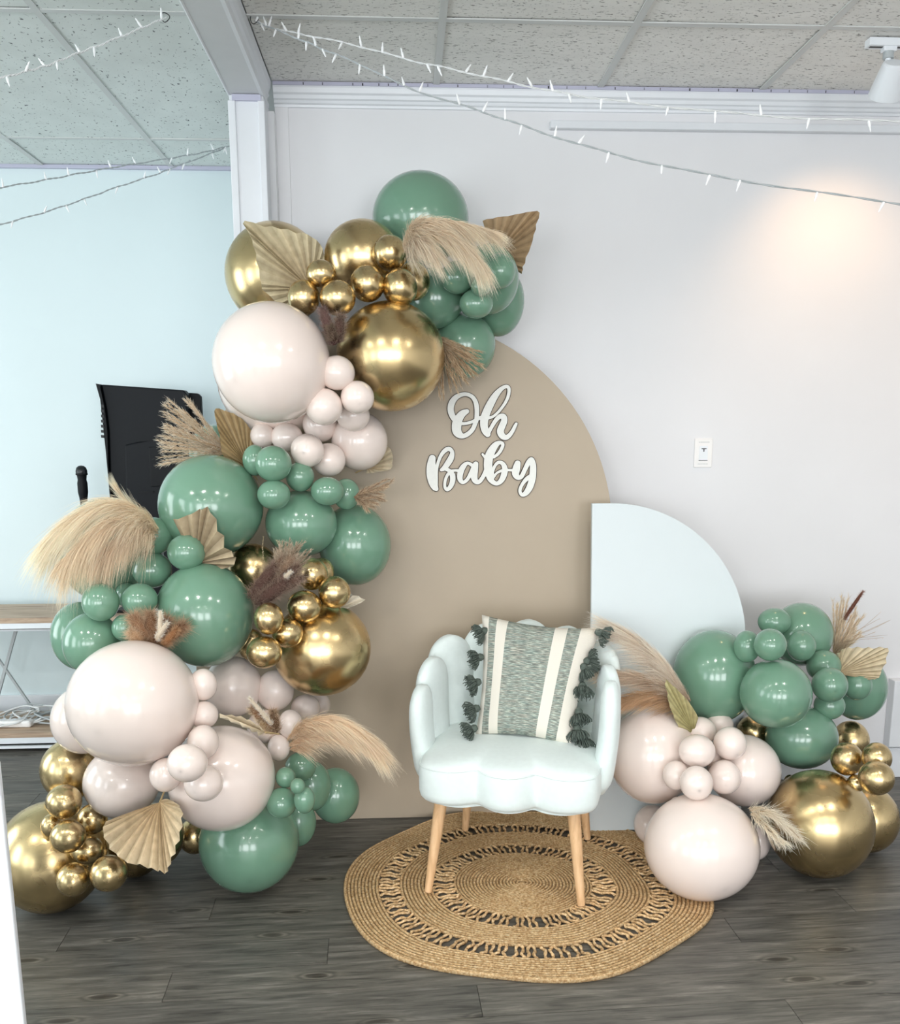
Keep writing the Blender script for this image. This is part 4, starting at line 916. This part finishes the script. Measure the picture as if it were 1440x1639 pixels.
# top plume, two tails
sA = P3([(652, 402, 3.02), (664, 366, 2.96), (700, 355, 2.93), (745, 364, 2.92), (785, 374, 2.93)])
sB = P3([(655, 405, 3.02), (676, 378, 2.94), (712, 378, 2.90), (745, 398, 2.89), (766, 420, 2.90)])
sC = P3([(656, 410, 3.02), (664, 388, 2.94), (680, 392, 2.90), (696, 406, 2.90)])
plume('pampas_plume', 'combed beige pampas plume drooping below the crowning sage balloon', 'dried grass', GRP,
      [dict(clump=106, spine=sA, n=3400, length=.11, flow=1.0, spread=.5, droop=(.15, 0, -.75), c0=PK0, c1=C(250, 236, 210), seed=5, thick=.016),
       dict(clump=106, spine=sB, n=3400, length=.11, flow=1.0, spread=.5, droop=(.1, 0, -.8), c0=PK0, c1=C(250, 236, 210), seed=6, thick=.016),
       dict(clump=62, spine=sC, n=2000, length=.085, flow=.9, spread=.6, droop=(.3, 0, -.9), c0=BR0, c1=C(250, 236, 210), seed=7, thick=.014)], [sA, sB, sC])
# right of the garland foot
sA = P3([(466, 1188, 2.74), (492, 1160, 2.68), (530, 1154, 2.64), (572, 1172, 2.62), (604, 1200, 2.62)])
sB = P3([(468, 1196, 2.74), (505, 1178, 2.68), (545, 1182, 2.64), (580, 1198, 2.62)])
plume('pampas_plume', 'peach pampas plume pointing right over the foot of the beige arch', 'dried grass', GRP,
      [dict(clump=125, spine=sA, n=4000, length=.12, flow=1.0, spread=.42, droop=(.2, 0, -.65), c0=C(226, 184, 138), c1=C(250, 230, 200), seed=8, thick=.018),
       dict(clump=81, spine=sB, n=2600, length=.10, flow=1.0, spread=.42, droop=(.15, 0, -.6), c0=C(222, 178, 134), c1=C(248, 228, 198), seed=9, thick=.016)], [sA, sB])
# between chair and white board
sA = P3([(1098, 1125, 2.96), (1062, 1072, 2.96), (1020, 1030, 2.97), (978, 1006, 2.98)])
sB = P3([(1098, 1130, 2.96), (1060, 1100, 2.94), (1015, 1085, 2.94), (975, 1080, 2.94)])
sC = P3([(1100, 1132, 2.96), (1060, 1118, 2.93), (1020, 1116, 2.92), (985, 1128, 2.92)])
plume('pampas_plume', 'pale upper pampas plume rising behind the right arm of the chair', 'dried grass', GRP,
      [dict(clump=106, spine=sA, n=3400, length=.14, flow=1.0, spread=.36, droop=(-.35, 0, -.05), c0=PK0, c1=C(250, 240, 224), seed=10, thick=.018),
       dict(clump=68, spine=sA, n=2200, length=.14, flow=.9, spread=.5, droop=(-.45, 0, -.45), c0=BR0, c1=C(248, 238, 222), seed=12, thick=.018)], [sA])
plume('pampas_plume', 'brown lower pampas plume between the chair and the large blush balloon', 'dried grass', GRP,
      [dict(clump=100, spine=sB, n=3200, length=.13, flow=1.0, spread=.42, droop=(-.1, 0, -.25), c0=BR0, c1=C(240, 220, 196), seed=11, thick=.018),
       dict(clump=87, spine=sC, n=2800, length=.12, flow=1.0, spread=.42, droop=(-.05, 0, -.35), c0=C(160, 116, 78), c1=C(222, 182, 140), seed=13, thick=.018)], [sB, sC])
# right floor plume
sA = P3([(1200, 1298, 2.66), (1226, 1300, 2.58), (1254, 1318, 2.55), (1278, 1340, 2.54)])
sB = P3([(1204, 1302, 2.66), (1222, 1318, 2.58), (1240, 1336, 2.56), (1256, 1350, 2.56)])
plume('pampas_plume', 'curly cream plume lying against the huge right gold balloon', 'dried grass', GRP,
      [dict(clump=34, spine=sA, n=900, length=.06, flow=1.0, spread=.3, droop=(.25, 0, -.25), c0=C(222, 200, 166), c1=C(254, 244, 224), seed=14, width=.0018, frizz=.3, thick=.012),
       dict(clump=30, spine=sB, n=450, length=.05, flow=1.0, spread=.35, droop=(.1, 0, -.4), c0=C(222, 200, 166), c1=C(254, 244, 224), seed=15, width=.0018, frizz=.3, thick=.012)], [sA, sB])
# reed sprays: many stems, woolly ends
def spray(name, label, base, tips, Y, c0, c1, k=3, length=.022, n=46, seed=0, mid=.0, s0=.35, dens=1, stemw=.0015, group='dried reed sprays', cat='dried grass', spread=.5):
    r = random.Random(seed); specs = []; stems = []; root_p = at(*base)
    root = empty(name, root_p, label, cat, group); mb = MB(); st = MB(); q = 0
    for tx, ty, tY in tips:
        for _ in range(k):
            j = (r.uniform(-7, 7), r.uniform(-7, 7)); T_ = at(tx+j[0], ty+j[1], tY+r.uniform(-.02, .02)); B_ = root_p+Vector((r.uniform(-.008, .008),)*3)
            m_ = B_.lerp(T_, .5)+Vector((r.uniform(-.01, .01), -.01, mid+r.uniform(-.006, .006))); sp = [B_, m_, T_]; q += 1
            st.tube([p-root_p for p in catmull(sp, 8)], [stemw]*7+[stemw*.4], 4, col=vlerp(c0, c1, r.random()*.6))
            strands(mb, sp, n, length, .9, spread, (0, 0, -.1), c0, c1, width=.0017, thick=.004, seed=seed*100+q, s0=s0, taper=.2, segs=2, frizz=.15)
    mb.v = [(x-root_p.x, y-root_p.y, z-root_p.z) for x, y, z in mb.v]
    o = bpy.data.objects.new('seed_heads', mb.mesh('seed_heads', M['hair'], True, True)); COL.objects.link(o); o.parent = root; o['kind'] = 'stuff'
    s_ = obj('stems', st, M['hair'], root, tone=True); s_['kind'] = 'stuff'
RD0, RD1 = C(196, 162, 120), C(240, 222, 192)
spray('reed_spray', 'dry reed spray fanning out before the black television', (362, 724, 3.22), [(268, 645, 3.1), (262, 662, 3.1), (262, 680, 3.1), (268, 692, 3.1), (258, 702, 3.1), (262, 716, 3.1), (300, 640, 3.14), (288, 655, 3.1), (285, 690, 3.1), (258, 738, 3.12)], 3.1, RD0, C(248, 238, 220), k=5, seed=21, n=110, length=.026, s0=.12)
spray('reed_spray', 'brownish reed spray hanging right of the big upper gold balloon', (696, 540, 3.16), [(765, 568, 3.14), (770, 585, 3.13), (758, 600, 3.12), (745, 615, 3.12), (728, 622, 3.12), (712, 634, 3.12), (738, 600, 3.1), (750, 575, 3.1)], 3.1, C(160, 126, 92), C(222, 198, 162), k=6, seed=22, n=70, length=.022, s0=.1, spread=.35)
spray('reed_spray', 'feathery reed spray with a rust spike above the right garland', (1334, 1050, 3.32), [(1338, 965, 3.3), (1352, 958, 3.3), (1366, 975, 3.3), (1378, 992, 3.3), (1372, 1012, 3.3), (1350, 985, 3.28)], 3.3, C(208, 180, 144), C(246, 232, 208), k=5, seed=23, n=110, length=.03, s0=.12)
spray('grass_wisps', 'hair-thin dry grass blades reaching right above the right palm fan', (1340, 1030, 3.3), [(1405, 985, 3.3), (1418, 998, 3.3), (1420, 1018, 3.3), (1398, 1005, 3.3)], 3.3, C(176, 148, 118), C(214, 192, 164), k=2, seed=24, n=3, length=.01, stemw=.0006, group='dried wisps')
spray('grass_tuft', 'small brown and cream grass tuft right of the middle sage row', (570, 792, 3.06), [(622, 772, 3.02), (615, 784, 3.02), (602, 806, 3.02), (590, 812, 3.02), (610, 796, 3.02)], 3.0, C(132, 98, 76), C(214, 188, 152), k=5, seed=25, n=90, length=.022, s0=.1)
# fluffy tails
def tails(name, label, items, seed):
    r = random.Random(seed); p0 = at(*items[0][0]); root = empty(name, p0, label, 'dried grass', 'fluffy dried tails')
    for q, (a, b_, rad, c0, c1, n) in enumerate(items):
        A_, B_ = at(*a), at(*b_); mb = MB(); pts = [A_.lerp(B_, t_)-p0 for t_ in (0, .15, .4, .7, .9, 1)]
        mb.tube(pts, [rad*.3, rad*.6, rad*.8, rad*.75, rad*.5, rad*.1], 10, col=c0)
        T2 = [A_-p0, A_.lerp(B_, .5)-p0, B_-p0]
        strands(mb, T2, int(n*2.2), max(rad*1.25, .011), .55, 1.0, (0, 0, -.1), c0, c1, width=.0011, thick=rad*.75, seed=seed*50+q, segs=2, taper=.15, frizz=.35)
        o = bpy.data.objects.new('tail', mb.mesh('tail', M['hair'], True, True)); COL.objects.link(o); o.parent = root
        if len(items) > 3 and c1[0] > .75: o['label'] = 'white fluffy tail'
DB0, DB1 = C(92, 66, 58), C(158, 130, 112); TB0, TB1 = C(150, 110, 80), C(206, 172, 138); WH0, WH1 = C(222, 206, 184), C(250, 242, 228)
tails('dried_bouquet', 'dark brown feathery dried bouquet over the middle gold cluster',
      [((404, 958, 2.86), (440, 905, 2.80), .026, DB0, DB1, 900), ((410, 966, 2.84), (462, 930, 2.78), .026, DB0, DB1, 900), ((420, 955, 2.84), (478, 905, 2.80), .026, DB0, C(180, 152, 128), 900), ((425, 950, 2.84), (455, 890, 2.82), .026, C(120, 90, 72), C(200, 176, 150), 900),
       ((440, 945, 2.84), (482, 925, 2.78), .022, C(110, 84, 72), C(176, 150, 130), 700), ((446, 925, 2.82), (470, 886, 2.82), .024, C(140, 112, 90), C(206, 186, 160), 800), ((455, 925, 2.78), (466, 914, 2.77), .007, WH0, WH1, 150)], 31)
spray('grass_wisps', 'thin upright seed stalk rising left of the dark brown bouquet', (430, 925, 2.86), [(418, 862, 2.86)], 2.8, C(150, 128, 92), C(200, 182, 146), k=1, seed=26, n=60, length=.006, stemw=.0007, group='dried wisps')
spray('grass_tuft', 'spiky beige grass tips fanning above the dark brown bouquet', (448, 925, 2.85), [(445, 872, 2.84), (458, 868, 2.84), (470, 870, 2.84), (482, 872, 2.84), (492, 885, 2.84)], 2.8, C(140, 116, 92), C(206, 188, 162), k=6, seed=27, n=60, length=.016)
tails('dried_bouquet', 'white and brown bunny tail bouquet above the biggest blush balloon',
      [((244, 1030, 2.72), (212, 985, 2.70), .028, TB0, TB1, 1000), ((246, 1030, 2.72), (240, 980, 2.70), .024, C(128, 92, 66), TB1, 900), ((250, 1030, 2.72), (296, 1000, 2.70), .027, C(140, 98, 70), TB1, 1000), ((248, 1032, 2.70), (268, 990, 2.68), .024, C(120, 82, 58), C(190, 150, 116), 900),
       ((256, 1020, 2.66), (257, 978, 2.64), .0085, WH0, WH1, 420), ((250, 1024, 2.66), (268, 996, 2.64), .009, WH0, WH1, 420), ((262, 1032, 2.65), (284, 1006, 2.64), .013, C(150, 104, 68), C(196, 150, 108), 500), ((232, 1032, 2.70), (208, 1010, 2.68), .022, C(190, 154, 120), C(226, 200, 166), 700)], 32)
tails('dried_bouquet', 'mauve brown fuzzy tuft left of the largest upper gold balloon',
      [((535, 552, 2.96), (515, 492, 2.96), .020, C(110, 82, 76), C(170, 142, 130), 900), ((540, 548, 2.94), (545, 505, 2.92), .020, DB0, C(158, 134, 114), 900), ((536, 545, 2.92), (528, 522, 2.92), .016, C(80, 60, 50), C(140, 118, 96), 500)], 33)
tails('dried_bouquet', 'cream and brown bunny tails in front of the blush balloons beside the thin palm leaf',
      [((440, 1172, 2.60), (402, 1132, 2.58), .017, TB0, C(222, 200, 168), 700), ((442, 1172, 2.60), (436, 1138, 2.58), .017, C(110, 84, 62), TB1, 700), ((436, 1160, 2.57), (398, 1116, 2.56), .0075, WH0, WH1, 420), ((432, 1170, 2.6), (415, 1150, 2.58), .016, C(170, 140, 104), C(226, 206, 174), 600)], 34)
tails('dried_spike', 'slim rust brown seed spike pointing up right at the far right', [((1350, 992, 3.27), (1381, 946, 3.27), .008, C(110, 70, 56), C(150, 104, 86), 500)], 35)
# ------------------------------------------------------------------ pleated palm leaves
def palm(label, base, outline, folds, c0, c1, amp=.006, jag=.03, seed=0, cup=.0, stem=None):
    r = random.Random(seed); B_ = at(*base); O = catmull([at(*p) for p in outline], folds*2+1); root = empty('palm_leaf', B_, label, 'palm leaf', 'dried pleated palm leaves')
    nv = Vector(); 
    for a, b_ in zip(O, O[1:]): nv += (a-B_).cross(b_-B_)
    nv.normalize()
    if nv.y > 0: nv = -nv
    mb = MB(); rad = 6
    for i, p in enumerate(O):
        sg = 1 if i % 2 else -1; p = B_+(p-B_)*(1+(jag*r.uniform(-1, 1) if i % 2 else jag*.4)); g = r.uniform(.86, 1.06)*(1.04 if i % 2 else .70)  # fold valleys darker than ridges, pleat shade put into the colour
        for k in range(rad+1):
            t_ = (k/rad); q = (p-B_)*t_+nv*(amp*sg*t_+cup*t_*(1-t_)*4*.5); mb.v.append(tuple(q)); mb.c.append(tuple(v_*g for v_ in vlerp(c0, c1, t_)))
    for i in range(len(O)-1):
        for k in range(rad): a = i*(rad+1)+k; mb.f.append((a, a+1, a+rad+2, a+rad+1))
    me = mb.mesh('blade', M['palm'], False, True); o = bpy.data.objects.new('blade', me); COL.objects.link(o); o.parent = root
    sd_ = o.modifiers.new('thickness', 'SOLIDIFY'); sd_.thickness = .0009; sd_.offset = 0
    ax = (sum(O, Vector())/len(O)-B_).normalized(); st = MB(); st.tube([Vector((0, 0, 0)), -ax*.05+Vector((0, .03, 0))], [.003, .0022], 6, col=C(190, 165, 120)); obj('stem', st, M['palm'], root, tone=True)
LF0, LF1 = C(176, 152, 116), C(212, 194, 158)
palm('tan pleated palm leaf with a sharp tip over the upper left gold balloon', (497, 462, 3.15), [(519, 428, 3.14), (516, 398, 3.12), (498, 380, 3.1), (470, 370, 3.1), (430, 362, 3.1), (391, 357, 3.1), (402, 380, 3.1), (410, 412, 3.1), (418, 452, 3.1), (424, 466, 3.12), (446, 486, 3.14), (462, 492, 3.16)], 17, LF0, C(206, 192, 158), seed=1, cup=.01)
palm('brown pleated palm leaf pointing up right at the arch top', (790, 412, 3.3), [(772, 354, 3.27), (800, 348, 3.26), (830, 343, 3.25), (860, 339, 3.25), (857, 365, 3.25), (848, 395, 3.25), (838, 425, 3.26), (834, 438, 3.28)], 12, C(150, 122, 88), C(184, 156, 120), seed=2)
palm('narrow upright brown palm leaf beside the reed spray', (398, 748, 3.20), [(408, 700, 3.2), (392, 676, 3.2), (372, 663, 3.2), (345, 655, 3.18), (348, 682, 3.18), (353, 706, 3.18), (358, 730, 3.19), (378, 745, 3.2)], 13, C(140, 116, 78), C(176, 150, 108), amp=.004, seed=3)
palm('small pale palm fan behind the blush balloon left of the lettering', (588, 748, 3.31), [(604, 706, 3.3), (620, 714, 3.3), (628, 730, 3.3), (625, 750, 3.3), (600, 756, 3.3), (585, 758, 3.3)], 9, LF0, C(222, 208, 180), amp=.004, seed=4)
palm('folded grey-brown palm leaf between the two large left sage balloons', (312, 902, 2.90), [(276, 834, 2.86), (298, 828, 2.86), (318, 818, 2.85), (330, 814, 2.85), (344, 834, 2.85), (356, 860, 2.85), (368, 884, 2.86), (375, 894, 2.87), (370, 908, 2.88), (345, 908, 2.89)], 9, C(140, 120, 94), C(190, 172, 142), amp=.010, jag=.05, seed=5)
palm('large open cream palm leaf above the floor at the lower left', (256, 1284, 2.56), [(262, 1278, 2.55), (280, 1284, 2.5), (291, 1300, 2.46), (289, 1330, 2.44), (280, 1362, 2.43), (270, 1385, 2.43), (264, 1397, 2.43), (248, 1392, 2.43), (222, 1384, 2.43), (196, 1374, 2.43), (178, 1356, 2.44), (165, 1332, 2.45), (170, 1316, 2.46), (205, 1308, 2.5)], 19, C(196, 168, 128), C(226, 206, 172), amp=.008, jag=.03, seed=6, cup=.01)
palm('thin palm leaf seen edge-on over the large low blush balloon', (424, 1172, 2.45), [(420, 1168, 2.44), (398, 1154, 2.42), (376, 1146, 2.40), (352, 1145, 2.38), (372, 1154, 2.36), (398, 1166, 2.38), (415, 1176, 2.42)], 9, C(196, 172, 134), C(236, 220, 192), amp=.005, jag=.05, seed=7)
palm('cream palm leaf tip poking out right of the middle gold cluster', (545, 972, 2.95), [(552, 950, 2.94), (566, 952, 2.93), (583, 960, 2.92), (570, 968, 2.92), (556, 974, 2.93)], 6, C(214, 198, 170), C(240, 230, 210), amp=.003, jag=.06, seed=8)
palm('narrow green-beige palm leaf behind the right blush cluster', (1110, 1172, 2.93), [(1118, 1150, 2.9), (1104, 1126, 2.88), (1084, 1104, 2.87), (1065, 1089, 2.86), (1068, 1112, 2.86), (1074, 1136, 2.87), (1084, 1160, 2.89), (1092, 1174, 2.91)], 10, C(168, 160, 108), C(206, 196, 146), amp=.004, seed=9)
palm('pleated cream palm fan at the far right behind the sage balloons', (1338, 1078, 3.15), [(1340, 1046, 3.15), (1356, 1037, 3.13), (1390, 1037, 3.12), (1420, 1038, 3.12), (1417, 1056, 3.12), (1410, 1076, 3.12), (1404, 1086, 3.12), (1388, 1088, 3.13)], 14, C(190, 168, 132), C(226, 210, 178), amp=.005, seed=10)
